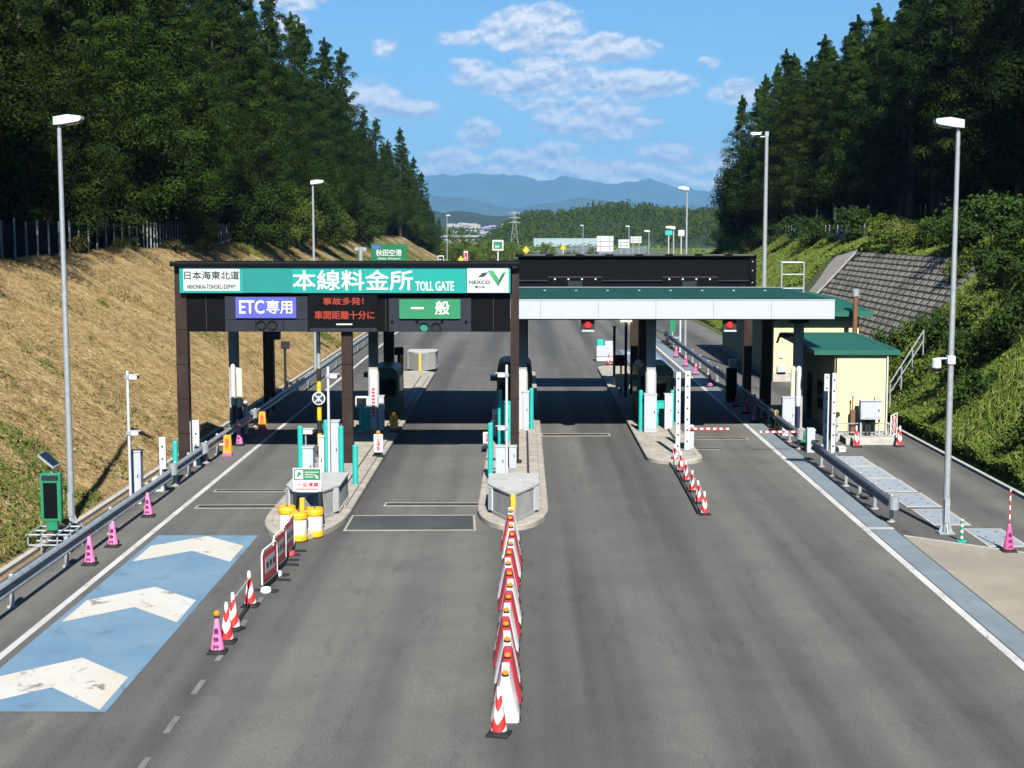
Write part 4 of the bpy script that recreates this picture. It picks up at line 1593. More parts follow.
# row of red and white barrier blocks with lamps
GB = 'red and white barrier blocks in the centre row'
BL = [24.55 + i * 1.055 for i in range(15)]
proto = {}
for i, y in enumerate(BL):
    kind = 'whiteplast' if i % 2 == 0 else 'red'
    x = AT(505 + 8 * (i / 14), 600, 40).x
    x = -.285 + .03 * math.sin(i * 1.3)
    lab = '%s barrier block with orange lamp, %s from the front of the centre row' % ('white' if i % 2 == 0 else 'red', ORD[i])
    if kind in proto:
        dup(proto[kind], (x, y, 0), rnd.uniform(-.03, .03), lab, GB)
        continue
    t = thing('barrier_block', lab, 'barrier block', (x, y, 0), group=GB)
    mb = MB()
    L_ = 1.0
    pr = [(-.245, 0), (.245, 0), (.245, .06), (.215, .10), (.088, .74), (.068, .79), (-.068, .79), (-.088, .74), (-.215, .10), (-.245, .06)]
    pr2 = [(x_ * .86, z_ * .985) for x_, z_ in pr]
    # slight waist at each end
    secs = [(0, pr2), (.05, pr), (L_ - .05, pr), (L_, pr2)]
    vs = []
    for yy, pp in secs:
        vs += [(a_, yy, z_) for a_, z_ in pp]
    n = len(pr)
    fs = [tuple(range(n - 1, -1, -1)), tuple(range(3 * n, 4 * n))]
    for k in range(3):
        fs += [(k * n + j, k * n + (j + 1) % n, (k + 1) * n + (j + 1) % n, (k + 1) * n + j) for j in range(n)]
    mb.add(vs, fs, kind)
    for s in (-1, 1):          # moulded ribs on the flanks
        for yy in (.25, .68):
            mb.prism([(s * .200, yy, .16), (s * .212, yy + .02, .16), (s * .212, yy + .06, .16), (s * .200, yy + .08, .16)], (-s * .105, 0, .50), kind)
    for s in (1,):
        for yy in (.1, .75):
            mb.box(s * .245 - .03, s * .245 + .03, yy, yy + .14, 0, .05, 'rubber')
    mb.build('body', t)
    mb = MB()
    mb.cyl((0, .16, .78), (0, .155, .835), .062, 'rubber', n=14)
    lm = mb.build('warning_lamp', t)
    mb = MB()
    mb.sphere((0, .15, .85), .060, 'amber', 8, .8)
    mb.build('lens', lm)
    proto[kind] = t
cone('traffic_cone', 'red and white cone leaning on the front end of the barrier row', 'conestripe', G(499, 734.5), None, lettered=False, topper=True)

# barrier boards along the left island's centre line
for i, (ya, lab) in enumerate(((33.7, 'red and white barrier board nearest the striped cones'), (35.3, 'red and white barrier board in the middle of the three'), (36.9, 'red and white barrier board nearest the yellow barrels'))):
    t = thing('barrier_board', lab, 'barrier board', (-6.12, ya, 0), R_(90 - 6 + 2 * i), group='barrier boards before the yellow barrels')
    w, zb_, zt_ = 1.30, .18, .98
    mb = MB()
    for a_, b_ in (((0, zb_), (0, zt_ - .12)), ((w, zb_), (w, zt_ - .12)), ((0, zb_), (w, zb_)), ((.12, zt_), (w - .12, zt_)), ((0, zt_ - .12), (.12, zt_)), ((w, zt_ - .12), (w - .12, zt_))):
        mb.cyl((a_[0], 0, a_[1]), (b_[0], 0, b_[1]), .022, 'whiteplast', n=8)
    mb.build('tube_frame', t)
    mb = MB()
    mb.box(.05, w - .05, -.012, .012, zb_ + .05, zt_ - .08, 'red')
    pn = mb.build('panel', t)
    mb = MB()
    for s in (-1, 1):
        mb.box(.25, w - .25, min(s * .013, s * .018), max(s * .013, s * .018), zb_ + .20, zt_ - .22, 'cab')
        for k in range(3):
            mb.box(.32 + k * .28, .50 + k * .28, min(s * .019, s * .022), max(s * .019, s * .022), zb_ + .32, zt_ - .34, 'ink')
    mb.build('message_panel', pn)
    mb = MB()
    for x in (.12, w - .12):
        mb.box(x - .03, x + .03, -.36, .36, 0, .05, 'rubber')
        mb.cyl((x, 0, .03), (x, 0, zb_ + .02), .02, 'rubber')
    mb.box(.02, w - .02, -.02, .02, .06, .2, 'rubber')
    mb.build('stand', t)
for px, py, lab, mt in ((290.5, 555.5, 'round red lamp weight at the foot of the farthest barrier board', 'red'), (277, 576, 'white lamp weight at the foot of the middle barrier board', 'whiteplast'),
                        (266, 592.5, 'white lamp weight at the foot of the nearest barrier board', 'whiteplast')):
    t = thing('base_weight', lab, 'weight', G(px, py))
    mb = MB()
    mb.lathe([(.12, 0), (.135, .03), (.12, .11), (.09, .13)], mt, 14)
    mb.build('weight_body', t)
    mb = MB()
    mb.box(.06, .26, -.04, .04, 0, .05, 'rubber', .01)
    mb.build('foot', t)

# small stop notices on stands
for px, py, hh, lab, mt, txt in ((378.5, 457, .85, 'white stop notice with orange lamp on the kerb of the left island', 'white', '一旦停車'),
                             (487.5, 448, .62, 'small white notice on the left kerb of the centre island', 'white', '停車'),
                             (496.5, 440, 1.25, 'taller white notice beside the ticket machine on the centre island', 'white', '一時停止'),
                             (394, 432.5, .72, 'yellow notice lamp at the far kerb of the left island', 'yellow', '徐行')):
    g = G(px, py, .16)
    t = thing('notice_stand', lab, 'notice', g)
    w = .17
    mb = MB()
    mb.box(-w, w, -.04, .04, .18, hh, mt, .015)
    bb = mb.build('board', t)
    lettering('\n'.join(txt), -.07, .07, .24, hh - .06, -.046, 'redink', bb, bold=.04)
    mb = MB()
    mb.box(-w - .05, w + .05, -.15, .15, 0, .06, 'rubber')
    mb.cyl((-.1, 0, .05), (-.1, 0, .2), .02, 'rubber')
    mb.cyl((.1, 0, .05), (.1, 0, .2), .02, 'rubber')
    mb.build('stand', t)
    if 'lamp' in lab:
        mb = MB()
        mb.sphere((0, 0, hh + .06), .08, 'amber', 8)
        mb.build('warning_lamp', t)
for px, py, lab in ((227.8, 455.5, 'yellow folding notice beside the left edge line'), (262.5, 430, 'yellow folding notice beside the brown column foot')):
    t = thing('folding_sign', lab, 'folding sign', G(px, py), group='yellow folding notices')
    mb = MB()
    mb.prism([(-.24, -.16, .12), (.24, -.16, .12), (.20, -.04, .92), (-.20, -.04, .92)], (0, .03, 0), 'orange')
    f_ = mb.build('front_panel', t)
    lettering('徐\n行', -.10, .10, .30, .80, -.165, 'redink', f_, bold=.03)
    mb = MB()
    mb.prism([(-.24, .16, .12), (.24, .16, .12), (.20, .04, .92), (-.20, .04, .92)], (0, -.03, 0), 'orange')
    mb.build('rear_panel', t)
    mb = MB()
    mb.box(-.26, .26, -.2, .2, 0, .12, 'hotpink', .02)
    mb.build('base', t)
    t.scale = (.66, .8, .86)


# ------------------------------------------------------------------ guard rails
def guard_rail(x, ya, yb, face, label, step=2.0, caps=(True, True), h=.62, double=False):
    """W-beam along y at x; face=+1 looks to +x"""
    t = thing('guard_rail', label, 'guard rail', (x, ya, 0))
    Ln = yb - ya
    mb = MB()
    W = [(0, -.185), (.06, -.15), (.085, -.11), (.06, -.065), (.01, -.02), (.01, .02), (.06, .065), (.085, .11), (.06, .15), (0, .185)]
    ins = [(a - .012, b) for a, b in W[::-1]]
    pl = [(a * face, b) for a, b in W + ins]
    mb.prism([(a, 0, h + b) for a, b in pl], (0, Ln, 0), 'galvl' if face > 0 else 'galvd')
    mb.build('rail_beam', t, smooth=50)
    n = int(Ln / step)
    for k in range(n + 1):
        yy = min(Ln - .2, .3 + k * step)
        mb = MB()
        px_ = -face * .10
        mb.cyl((px_, yy, 0), (px_, yy, h + .17), .06, 'galv', n=10)
        mb.box(min(px_, -face * .01), max(px_, -face * .01), yy - .05, yy + .05, h - .06, h + .06, 'galv')
        mb.sphere((px_, yy, h + .17), .062, 'galv', 6, .5)
        mb.cyl((px_, yy, 0), (px_, yy, .03), .12, 'conc', n=10)
        mb.build('post', t)
    for flag, yy, s in ((caps[0], 0, -1), (caps[1], Ln, 1)):
        if flag:
            mb = MB()
            vs = []
            for k in range(9):
                a = math.pi * k / 8 - math.pi / 2
                vs.append((-face * .09 + .15 * math.sin(a) * -face + 0, yy + s * .16 * math.cos(a)))
            for k in range(8):
                mb.add([(vs[k][0], vs[k][1], h - .19), (vs[k + 1][0], vs[k + 1][1], h - .19), (vs[k + 1][0], vs[k + 1][1], h + .19), (vs[k][0], vs[k][1], h + .19)], [(0, 1, 2, 3)], 'galv')
            mb.poly([(v[0], v[1], h + .19) for v in vs], 'galv')
            mb.poly([(v[0], v[1], h - .19) for v in vs], 'galv')
            mb.build('end_cap', t)
    return t


def L2(px, py):
    return G(px, py).y


guard_rail(-11.45, 24, 46.8, 1, 'long left guard rail running past the pink cones', step=4, caps=(False, True), h=.58)
guard_rail(-11.48, 47.8, 51.6, 1, 'short left guard rail section at the turquoise post')
guard_rail(-11.48, 52.6, 61.5, 1, 'left guard rail section beside the gantry column and folding notice')
guard_rail(-11.48, 62.5, 118, 1, 'long left guard rail running on beyond the gate', step=4, caps=(True, False))
guard_rail(10.72, 41.9, 53.3, -1, 'right guard rail in front of the yellow building and service yard')
guard_rail(10.72, 56.2, 61.0, -1, 'short right guard rail section at the canopy column')
guard_rail(10.85, 62.0, 77.0, -1, 'right guard rail section under the canopy')
guard_rail(10.95, 78.0, 112, -1, 'long right guard rail beyond the gate behind pink cones', step=4)

# concrete ducts and boxes along the foot of the left rail
for y, w, lab in ((47.0, .5, 'white block at the foot of the first left rail gap'), (53.2, .55, 'white block at the foot of the left gantry column'), (57.3, .6, 'white curved pipe guard behind the left rail')):
    t = thing('rail_block', lab, 'block', (-11.9, y, 0))
    mb = MB()
    mb.box(-.2, .2, 0, w, 0, .45, 'whitep', .04)
    mb.build('block_body', t)
    mb = MB()
    mb.box(-.1, .1, -.012, -.002, .1, .3, 'soffit')
    mb.build('opening', t)

# lane closing bars
for x, px0, px1, lab in ((6.45, 689, 731, 'red and white lane bar reaching from the right island'), (10.95, 762, 800, 'red and white lane bar reaching from the right roadside')):
    y = 55.5
    t = thing('barrier_gate', lab, 'barrier gate', (x, y, 0.0))
    z = gz(431, y)
    z = gz(428.5, y) if x < 8 else gz(431.5, y)
    mb = MB()
    x0, x1 = gx(px0, y) - x, gx(px1, y) - x
    mb.box(x0, x1, -.025, .025, z - .036, z + .036, 'arm')
    mb.build('arm', t)
    mb = MB()
    mb.box(-.16 if x < 8 else .0, .16 if x < 8 else .3, .06, .36, 0.0, z + .12, 'cab', .02)
    mb.build('drive_box', t)
for i, px in enumerate((775.5, 779.2, 783)):
    post('bollard', px, 433 - .4 * i, .95, .05, 'yellow', 'yellow bollard beside the right guard rail, %s from the left' % ORD[i], 'bollard', 'yellow bollards under the canopy', z=0)


# ------------------------------------------------------------------ lamps
def lamp(x, y, h, s, label, head=.66, r=.085, dist=False):
    t = thing('street_lamp', label, 'street lamp', (x, y, 0), group='tall road lamps')
    mb = MB()
    mb.cyl((0, 0, .0), (0, 0, h), r * 1.15, 'galv', r1=r * .72, n=14)
    mb.build('pole', t)
    mb = MB()
    y0 = .16
    pts = [(-.12, 0), (.12, .02), (head * .9, .10), (head, .16), (head * .98, .25), (head * .4, .29), (-.12, .22)]
    mb.prism([(s * a, -y0, h - .03 + b) for a, b in pts], (0, 2 * y0, 0), 'whitep')
    hd = mb.build('lamp_head', t)
    mb = MB()
    mb.prism([(s * .2, -y0 * .8, h - .012 + .018), (s * head * .88, -y0 * .8, h - .03 + .092), (s * head * .88, -y0 * .8, h - .03 + .06), (s * .2, -y0 * .8, h - .04)], (0, 1.6 * y0, 0), 'glass')
    mb.build('lamp_glass', hd)
    if not dist:
        mb = MB()
        mb.box(-.22, .22, -.22, .22, 0, .04, 'galv')
        for a in range(4):
            c, s_ = math.cos(a * math.pi / 2), math.sin(a * math.pi / 2)
            mb.prism([(c * .08 - s_ * .012, s_ * .08 + c * .012, .04), (c * .2 - s_ * .012, s_ * .2 + c * .012, .04), (c * .08 - s_ * .012, s_ * .08 + c * .012, .4)], (s_ * .024, -c * .024, 0), 'galv')
        mb.box(-.07, .07, -r * 1.2 - .02, -r * .9, .3, 1.0, 'galv')
        mb.build('base_plate', t)
    return t


g = G(72, 526)
lamp(g.x, g.y, AT(61, 124, g.y).z, 1, 'tall lamp at the left edge of the photo before the dry slope')
g = G(945.5, 533)
lr = lamp(g.x, g.y, AT(961, 127, g.y).z, -1, 'tall lamp on the service yard at the right, carrying a dome camera')
zc = AT(950, 362, g.y).z
t = thing('dome_camera', 'white dome camera on a bracket halfway up the right lamp', 'camera', (g.x, g.y, zc))
mb = MB()
mb.cyl((-.08, -.02, .10), (-.42, -.06, .10), .03, 'whitep')
mb.box(-.12, .1, -.12, .12, -.05, .18, 'whitep', .02)
mb.build('bracket', t)
mb = MB()
mb.lathe([(.06, .12), (.13, .08), (.14, -.14), (.13, -.16)], 'whitep', 14, (-.42, -.06))
mb.build('housing', t)
mb = MB()
mb.sphere((-.42, -.06, -.16), .12, 'glass', 8)
mb.build('dome', t)
lamp(AT(313, 200, 88).x, 88, AT(313, 184, 88).z, 1, 'lamp on the left behind the sign gantry', dist=True)
lamp(AT(687, 200, 102).x, 102, AT(687, 190, 102).z, -1, 'lamp rising behind the black rear gantry', dist=True)
lamp(AT(674, 200, 118).x, 118, AT(674, 229, 118).z, -1, 'shorter lamp just left of the one behind the rear gantry', dist=True)
lamp(AT(447, 230, 287).x, 287, AT(447, 216, 287).z, 1, 'far lamp at the end of the left trees', dist=True)
lamp(AT(649, 230, 190).x, 190, AT(649, 232, 190).z, -1, 'small far lamp between the white sign backs and the twin lamps', dist=True)
lamp(AT(629, 230, 260).x, 260, AT(629, 227, 260).z, -1, 'far lamp beside the white sign backs', dist=True)
lamp(AT(583, 230, 330).x, 330, AT(583, 226, 330).z, -1, 'far lamp in front of the long pale roof', dist=True)
# camera mast on the right, behind the canopy
g = AT(764.5, 260, 84)
t = thing('camera_mast', 'tall steel mast with a cage of lights behind the canopy roof', 'mast', (g.x, 84, 0))
h = AT(764, 136, 84).z
mb = MB()
mb.cyl((0, 0, 0), (0, 0, h), .15, 'galv', r1=.10, n=14)
mb.build('pole', t)
mb = MB()
mb.box(-.1, .1, -.1, .1, h, h + .25, 'galv')
mb.cyl((-.9, 0, h - .05), (.1, 0, h - .05), .05, 'galv')
for k in range(3):
    mb.cyl((-.9 + .02, -.25 + .25 * k, h - .05), (-.3, -.25 + .25 * k, h + .22), .03, 'galv', n=6)
mb.box(-.95, -.35, -.3, .3, h + .05, h + .20, 'whitep', .03)
mb.build('lamp_cage', t)

# ------------------------------------------------------------------ solar message board at the lower left
VY = 38.3
t = thing('solar_sign', 'green framed black message board with solar panel behind the left rail', 'message board', (AT(51, 500, VY).x, VY, 0))
def vx(px): return AT(px, 500, VY).x - AT(51, 500, VY).x
def vz(py): return AT(51, py, VY).z
M['vms'] = simple('green_metal_frame', (0.015, 0.20, 0.10), 0.45)
mb = MB()
mb.box(vx(41), vx(61.5), -.06, .14, vz(520.5), vz(473), 'vms', .02)
fr = mb.build('frame', t)
mb = MB()
mb.box(vx(44.2), vx(58), -.068, -.061, vz(518), vz(482.5), 'black')
mb.build('screen', fr)
mb = MB()
mb.box(vx(43), vx(59.5), -.075, -.061, vz(480), vz(475.2), 'greypanel')
mb.build('top_vent', fr)
mb = MB()
a_, b_ = (vx(40.5), vz(455.5)), (vx(56), vz(468.5))
mb.prism([(a_[0], -.15, a_[1]), (b_[0], -.15, b_[1]), (b_[0] + .02, -.15, b_[1] + .05), (a_[0] + .02, -.15, a_[1] + .05)], (.06, .38, .03), 'galv')
mb.prism([(a_[0] + .05, -.13, a_[1] + .04), (b_[0] - .02, -.13, b_[1] + .075), (b_[0], -.13, b_[1] + .085), (a_[0] + .06, -.13, a_[1] + .055)], (.055, .33, .03), 'tyre')
mb.build('solar_panel', t)
mb = MB()
mb.cyl((vx(52), .05, vz(474)), (vx(52), .05, vz(465)), .03, 'galv')
mb.box(vx(47), vx(57), -.04, .1, vz(530), vz(520.5), 'vms')
mb.build('mount', t)
mb = MB()
zs = vz(531)
for x in (vx(33), vx(46), vx(62), vx(74)):
    for y in (-.5, .6):
        mb.cyl((x, y, -.1), (x, y, zs + (.1 if y > 0 else 0)), .024, 'galv', n=8)
for y in (-.5, .05, .6):
    mb.cyl((vx(31), y, zs), (vx(76), y, zs), .024, 'galv', n=8)
    mb.cyl((vx(31), y, zs * .45), (vx(76), y, zs * .45), .02, 'galv', n=8)
for x in (vx(33), vx(46), vx(62), vx(74)):
    mb.cyl((x, -.6, zs + .02), (x, .7, zs + .02), .024, 'galv', n=8)
mb.build('scaffold', t)

# green and white bollard
g = G(961.5, 541.5)
mb = MB()
mb.cyl((0, 0, .03), (0, 0, .62), .045, 'gw', n=14)
mb.cyl((0, 0, 0), (0, 0, .03), .14, 'tealp', n=16)
o = mb.build('bollard')
o.location = g
tag(o, 'small green and white banded bollard beside the right lamp', 'bollard')

# ------------------------------------------------------------------ yellow buildings
BX0, BX1, BY0, BY1, BH = 12.62, 14.78, 58.7, 66.0, 3.53
t = thing('control_building', 'small yellow building with overhanging green roof beside the service yard', 'building', (0, 0, 0))
mb = MB()
mb.box(BX0, BX1, BY0, BY1, .42, BH, 'ywall')
w_ = mb.build('wall', t)
mb = MB()
mb.box(BX0 - .02, BX1 + .02, BY0 - .02, BY1 + .02, 0, .42, 'conc')
mb.build('plinth', t)
mb = MB()
rx0, rx1, ry0, ry1 = 11.75, 15.2, 58.52, 66.6
mb.prism([(rx0, ry0, BH - .02), (rx1, ry0, BH - .02), (rx1, ry0, BH + .17), (rx0, ry0, BH + .17)], (0, ry1 - ry0, .16), 'groof')
for k in range(2):
    x = rx0 + .2 + k * 2.94
    mb.prism([(x, ry0 + .02, BH + .168), (x + .05, ry0 + .02, BH + .168), (x + .05, ry0 + .02, BH + .182), (x, ry0 + .02, BH + .182)], (0, ry1 - ry0 - .05, .16), 'groof')
mb.build('roof', t)
for y, z0, z1, d in ((60.6, 1.0, 2.2, 1.3), (63.2, .3, 2.35, .95)):
    mb = MB()
    mb.box(BX0 - .04, BX0 - .003, y, y + d, z0, z1, 'soffit')
    f = mb.build('window' if z0 > .5 else 'door', t)
    mb = MB()
    mb.box(BX0 - .05, BX0 - .041, y + .08, y + d - .08, z0 + .08, z1 - .08, 'glass')
    mb.build('pane', f)
mb = MB()
mb.cyl((BX1 - .06, BY0 - .07, .1), (BX1 - .06, BY0 - .07, BH), .035, 'whitep')
mb.build('downpipe', t)
mb = MB()
mb.cyl((BX0 + .05, BY0 - .06, .1), (BX0 + .05, BY0 - .06, BH), .03, 'soffit')
mb.build('downpipe', t)
# second building
t = thing('office_building', 'larger yellow building with green eaves behind the canopy and chimney pipe', 'building', (0, 0, 0))
a = AT(773, 381, 82).x
b = AT(857.5, 381, 82).x
H2 = AT(815, 316, 82).z
mb = MB()
mb.box(a, b, 82, 103, .5, H2 + .2, 'ywall')
mb.build('wall', t)
mb = MB()
mb.box(a - .02, b + .02, 81.97, 103.02, 0, .5, 'conc')
mb.build('plinth', t)
mb = MB()
mb.prism([(a - .7, 81.2, H2 + .02), (b + .6, 81.2, H2 + .02), (b + .6, 81.2, H2 + .30), (a - .7, 81.2, H2 + .30)], (0, 22.5, .3), 'groof')
mb.prism([(a - .7, 81.2, H2 + .30), (b + .6, 81.2, H2 + .30), (b - .4, 84.5, H2 + .85), (a + .4, 84.5, H2 + .85)], (0, 17, .0), 'groof')
mb.build('roof', t)
mb = MB()
mb.cyl((AT(856, 300, 80.5).x, 80.6, 0), (AT(856, 300, 80.5).x, 80.6, AT(856, 297, 80.5).z), .14, 'rust')
mb.cyl((AT(856, 300, 80.5).x, 80.6, AT(856, 296, 80.5).z), (AT(856, 300, 80.5).x, 80.6, AT(856, 289, 80.5).z), .21, 'galv')
mb.build('chimney', t)
mb = MB()
zz = AT(781, 355, 82).z
mb.box(AT(779, 355, 82).x, AT(783, 355, 82).x, 81.93, 81.99, zz - .16, zz + .16, 'whitep')
mb.box(AT(777, 355, 82).x, AT(786, 355, 82).x, 81.8, 81.95, .55, .95, 'cab', .02)
mb.build('meter_box', t)
mb = MB()
mb.box(a - .03, a - .003, 84, 86, 1.0, 2.4, 'glass')
mb.box(a - .03, a - .003, 90, 93, 1.0, 2.4, 'glass')
mb.build('side_window', t)
t = thing('wall_camera', 'black camera on an arm below the canopy edge by the yellow wall', 'camera', (AT(786, 336, 62).x, 62, gz(336, 62)))
mb = MB()
mb.box(-.3, .15, -.1, .1, -.06, .1, 'rubber', .02)
mb.build('housing', t)
mb = MB()
mb.cyl((-.28, 0, 0), (-.38, 0, -.3), .05, 'rubber')
mb.build('lens_tube', t)
mb = MB()
mb.cyl((.1, 0, .05), (.52, 0, .05), .04, 'rubber')
mb.build('arm', t)

# yard furniture in front of the yellow building
g0, g1 = G(846, 445), G(897, 445)
mb = MB()
mb.box(g0.x, g1.x, g0.y, g0.y + 1.3, 0, .28, 'conc', .03)
o = mb.build('equipment_plinth')
tag(o, 'low concrete plinth under the grey electrical box', 'plinth')
y = g0.y + .55
t = thing('electrical_box', 'pale grey electrical box on two legs before the yellow wall', 'electrical box', (gx(873, y), y, .28))
z0, z1 = gz(418.5, y) - .28, gz(400.5, y) - .28
hw = (gx(883.5, y) - gx(862.5, y)) / 2
mb = MB()
mb.box(-hw, hw, -.2, .2, z0, z1, 'cab', .02)
mb.box(-hw - .03, hw + .03, -.24, .24, z1, z1 + .03, 'cab')
hs_ = mb.build('housing', t)
mb = MB()
mb.box(-hw + .06, hw - .06, -.215, -.202, z0 + .06, z1 - .06, 'cab')
mb.box(hw - .14, hw - .10, -.23, -.215, (z0 + z1) / 2 - .05, (z0 + z1) / 2 + .05, 'rubber')
mb.build('door', hs_)
mb = MB()
for x in (-hw + .05, hw - .05):
    mb.cyl((x, 0, 0), (x, 0, z0), .035, 'cab')
mb.cyl((0, .1, 0), (0, .1, z0), .05, 'soffit')
mb.cyl((-.12, .1, 0), (-.12, .1, z0), .05, 'soffit')
mb.cyl((.15, -.1, z1), (.15, -.1, z1 + .2), .02, 'rubber')
mb.build('legs', t)
t = thing('fuel_pipe', 'thin brown standpipe left of the electrical box', 'pipe', (gx(857.5, y), y + .3, .2))
mb = MB()
mb.box(-.1, .08, -.08, .08, 0, 1.1, 'rust', .02)
mb.cyl((-.02, 0, 1.1), (-.02, 0, 1.6), .025, 'rust')
mb.build('pipe_body', t)
mb = MB()
mb.cyl((-.02, 0, 1.6), (-.02, 0, 1.68), .04, 'hotpink')
mb.build('cap', t)
t = thing('lamp_stub', 'short grey post with dark cap at the corner of the yellow building', 'post', G(836.5, 442))
mb = MB()
mb.cyl((0, 0, 0), (0, 0, 1.05), .05, 'cab')
mb.build('post_body', t)
mb = MB()
mb.box(-.1, .1, -.1, .1, 1.05, 1.22, 'soffit', .03)
mb.build('cap', t)
t = thing('low_railing', 'thin low steel railing along the yellow building front', 'railing', (gx(838, 58.2), 58.2, 0))
wd = gx(892, 58.2) - gx(838, 58.2)
mb = MB()
for k in range(5):
    mb.cyl((wd * k / 4, 0, 0), (wd * k / 4, 0, .78), .02, 'galv', n=6)
mb.cyl((0, 0, .78), (wd, 0, .78), .022, 'galv', n=6)
mb.cyl((0, 0, .42), (wd, 0, .42), .018, 'galv', n=6)
mb.build('rails', t)
t = thing('barrier_fence', 'red and white barrier fence at the right corner of the yellow building', 'barrier fence', (gx(890.5, 59.5), 58.9, 0), R_(62))
mb = MB()
for x in (0, .5, 1.0):
    mb.cyl((x, 0, 0), (x, 0, 1.0), .025, 'whiteplast', n=8)
for z in (.15, 1.0):
    mb.cyl((0, 0, z), (1.0, 0, z), .025, 'whiteplast', n=8)
mb.build('tube_frame', t)
mb = MB()
mb.box(.02, .98, -.012, .012, .3, .9, 'rwdiag')
mb.build('striped_panel', t)
t = thing('stair_rail', 'twin white handrails climbing the right slope beside the yellow building', 'handrail', (0, 0, 0))
for dx in (0, .75):
    mb = MB()
    p0, p1 = Vector((16.2 + dx * .3, 64 + dx, 1.8)), Vector((18.15 + dx * .3, 66 + dx, 3.95))
    mb.cyl(p0, p1, .025, 'galv', n=8)
    mb.cyl(p0 - Vector((0, 0, .45)), p1 - Vector((0, 0, .45)), .018, 'galv', n=8)
    for k in range(4):
        q = p0.lerp(p1, k / 3)
        mb.cyl(q - Vector((0, 0, 1.1)), q, .02, 'galv', n=8)
    mb.build('handrail', t)
cabinet(839, 846, 447.5, 452.0, .5, 'whitep', 'flat white hatch box before the white post pair', z=0, door=False)
cabinet(808, 815, 430, 449, .3, 'whitep', 'white cabinet between the right guard rails', z=0)
cabinet(798, 807.5, 431, 445, .3, M['green'], 'green box behind the white lane bar', z=0)

# ------------------------------------------------------------------ beyond the gate
t = thing('equipment_trolley', 'white two tier trolley with green bins beyond the centre lane', 'trolley', G(605, 362))
mb = MB()
mb.box(-.55, .55, 0, .6, .35, 1.05, 'cab', .03)
mb.box(-.55, .55, 0, .6, .05, .30, 'whitep', .03)
mb.build('trays', t)
mb = MB()
mb.box(-.5, -.1, .05, .5, 1.05, 1.45, 'tealp', .03)
mb.box(-.02, .5, .05, .5, 1.05, 1.35, 'cab', .03)
mb.build('bins', t)
for px, base, top, lab in ((614, 386, 327, 'black sensor pole at the far end of the right island'), (625.5, 398, 322, 'thin black pole with a pale top lamp on the right island'),
                           (399, 398, 352, 'black signal post on the far left island beside the pale wall'), (285.5, 388, 346, 'thin black post with round head at the far left roadside')):
    g = G(px, base, .1)
    h = AT(px, top, g.y).z - .1
    t = thing('signal_post', lab, 'signal post', g)
    mb = MB()
    mb.cyl((0, 0, 0), (0, 0, h), .07, 'rubber', n=8)
    mb.build('pole', t)
    mb = MB()
    if px == 625.5:
        mb.box(-.3, .3, -.1, .1, h, h + .2, 'cream', .03)
    elif px == 614:
        mb.box(-.1, .1, -.1, .1, h, h + .05, 'rubber', .01)
    else:
        mb.box(-.2, .25, -.12, .12, h - .15, h + .25, 'rubber', .05)
    mb.build('head', t)
t = thing('yellow_post', 'yellow post between the dark uprights at the far left island', 'post', G(402, 394, .1))
mb = MB()
mb.cyl((0, 0, .6), (0, 0, 2.0), .09, 'yellow')
mb.cyl((0, 0, 0), (0, 0, .6), .09, 'rubber')
mb.build('post_body', t)
t = thing('monitor', 'dark monitor box on a stand at the far right island', 'monitor', G(621, 394, .1))
mb = MB()
mb.box(-.3, .25, 0, .3, 1.45, 2.0, 'black', .02)
mb.cyl((0, .1, 0), (0, .1, 1.5), .05, 'rubber')
mb.build('screen_box', t)
mb = MB()
mb.box(-.3, .4, -.25, 0, .35, 1.05, 'cream', .03)
mb.build('lower_box', t)
t = thing('solar_sign', 'green message board on a stand beyond the right lane', 'message board', G(672.5, 345))
mb = MB()
mb.box(-.22, .22, -.1, .1, 1.0, 3.0, 'vms', .02)
mb.box(-.5, .5, -.4, .4, .5, .6, 'galv')
mb.build('frame', t)
mb = MB()
mb.box(-.15, .15, -.11, -.101, 1.9, 2.8, 'whiteplast')
mb.build('screen', t)
mb = MB()
for x in (-.45, .45):
    for y in (-.35, .35):
        mb.cyl((x, y, 0), (x, y, .6), .03, 'galv', n=6)
mb.build('stand', t)
cctv(680, 'slender grey pole beside the green message board beyond the gate', 300, 352, 0, [], r=.07)
# dark pedestal with white lamp at right side, under the canopy
t = thing('sensor_pedestal', 'black pedestal with a white sensor box behind the right guard rail', 'sensor', (gx(733, 72), 72, 0))
mb = MB()
mb.box(-.25, .25, -.1, .3, 0, 1.7, 'black', .03)
mb.build('pedestal', t)
mb = MB()
mb.box(-.16, .2, -.2, .1, 1.75, 2.15, 'whitep', .03)
mb.build('sensor_box', t)

# green airport sign and small signs on the far left
y = 150
t = thing('road_sign', 'green airport direction sign with white writing above the sign gantry', 'road sign', (gx(389, y), y, 0))
X_ = gx(389, y)
mb = MB()
mb.box(gx(371.5, y) - X_, gx(407.5, y) - X_, -.06, .06, gz(262, y), gz(244, y), 'dgreen')
bd3 = mb.build('panel', t)
lettering('秋田空港', gx(376.5, y) - X_, gx(402, y) - X_, gz(256, y), gz(249.4, y), -.07, 'white', bd3, bold=.03)
lettering('Akita Airport', gx(378, y) - X_, gx(401, y) - X_, gz(260.2, y), gz(257.2, y), -.07, 'white', bd3, bold=.02)
mb = MB()
mb.prism([(gx(373.5, y) - X_, -.07, gz(248.4, y)), (gx(373.5, y) - X_, -.07, gz(245.2, y)), (gx(381, y) - X_, -.07, gz(245.2, y)), (gx(381, y) - X_, -.07, gz(247.4, y)), (gx(377.2, y) - X_, -.07, gz(249.6, y))], (0, -.02, 0), 'blue')
mb.build('route_shield', bd3)
mb = MB()
for px in (376, 402):
    mb.cyl((gx(px, y) - X_, .15, 0), (gx(px, y) - X_, .15, gz(244, y)), .1, 'galv')
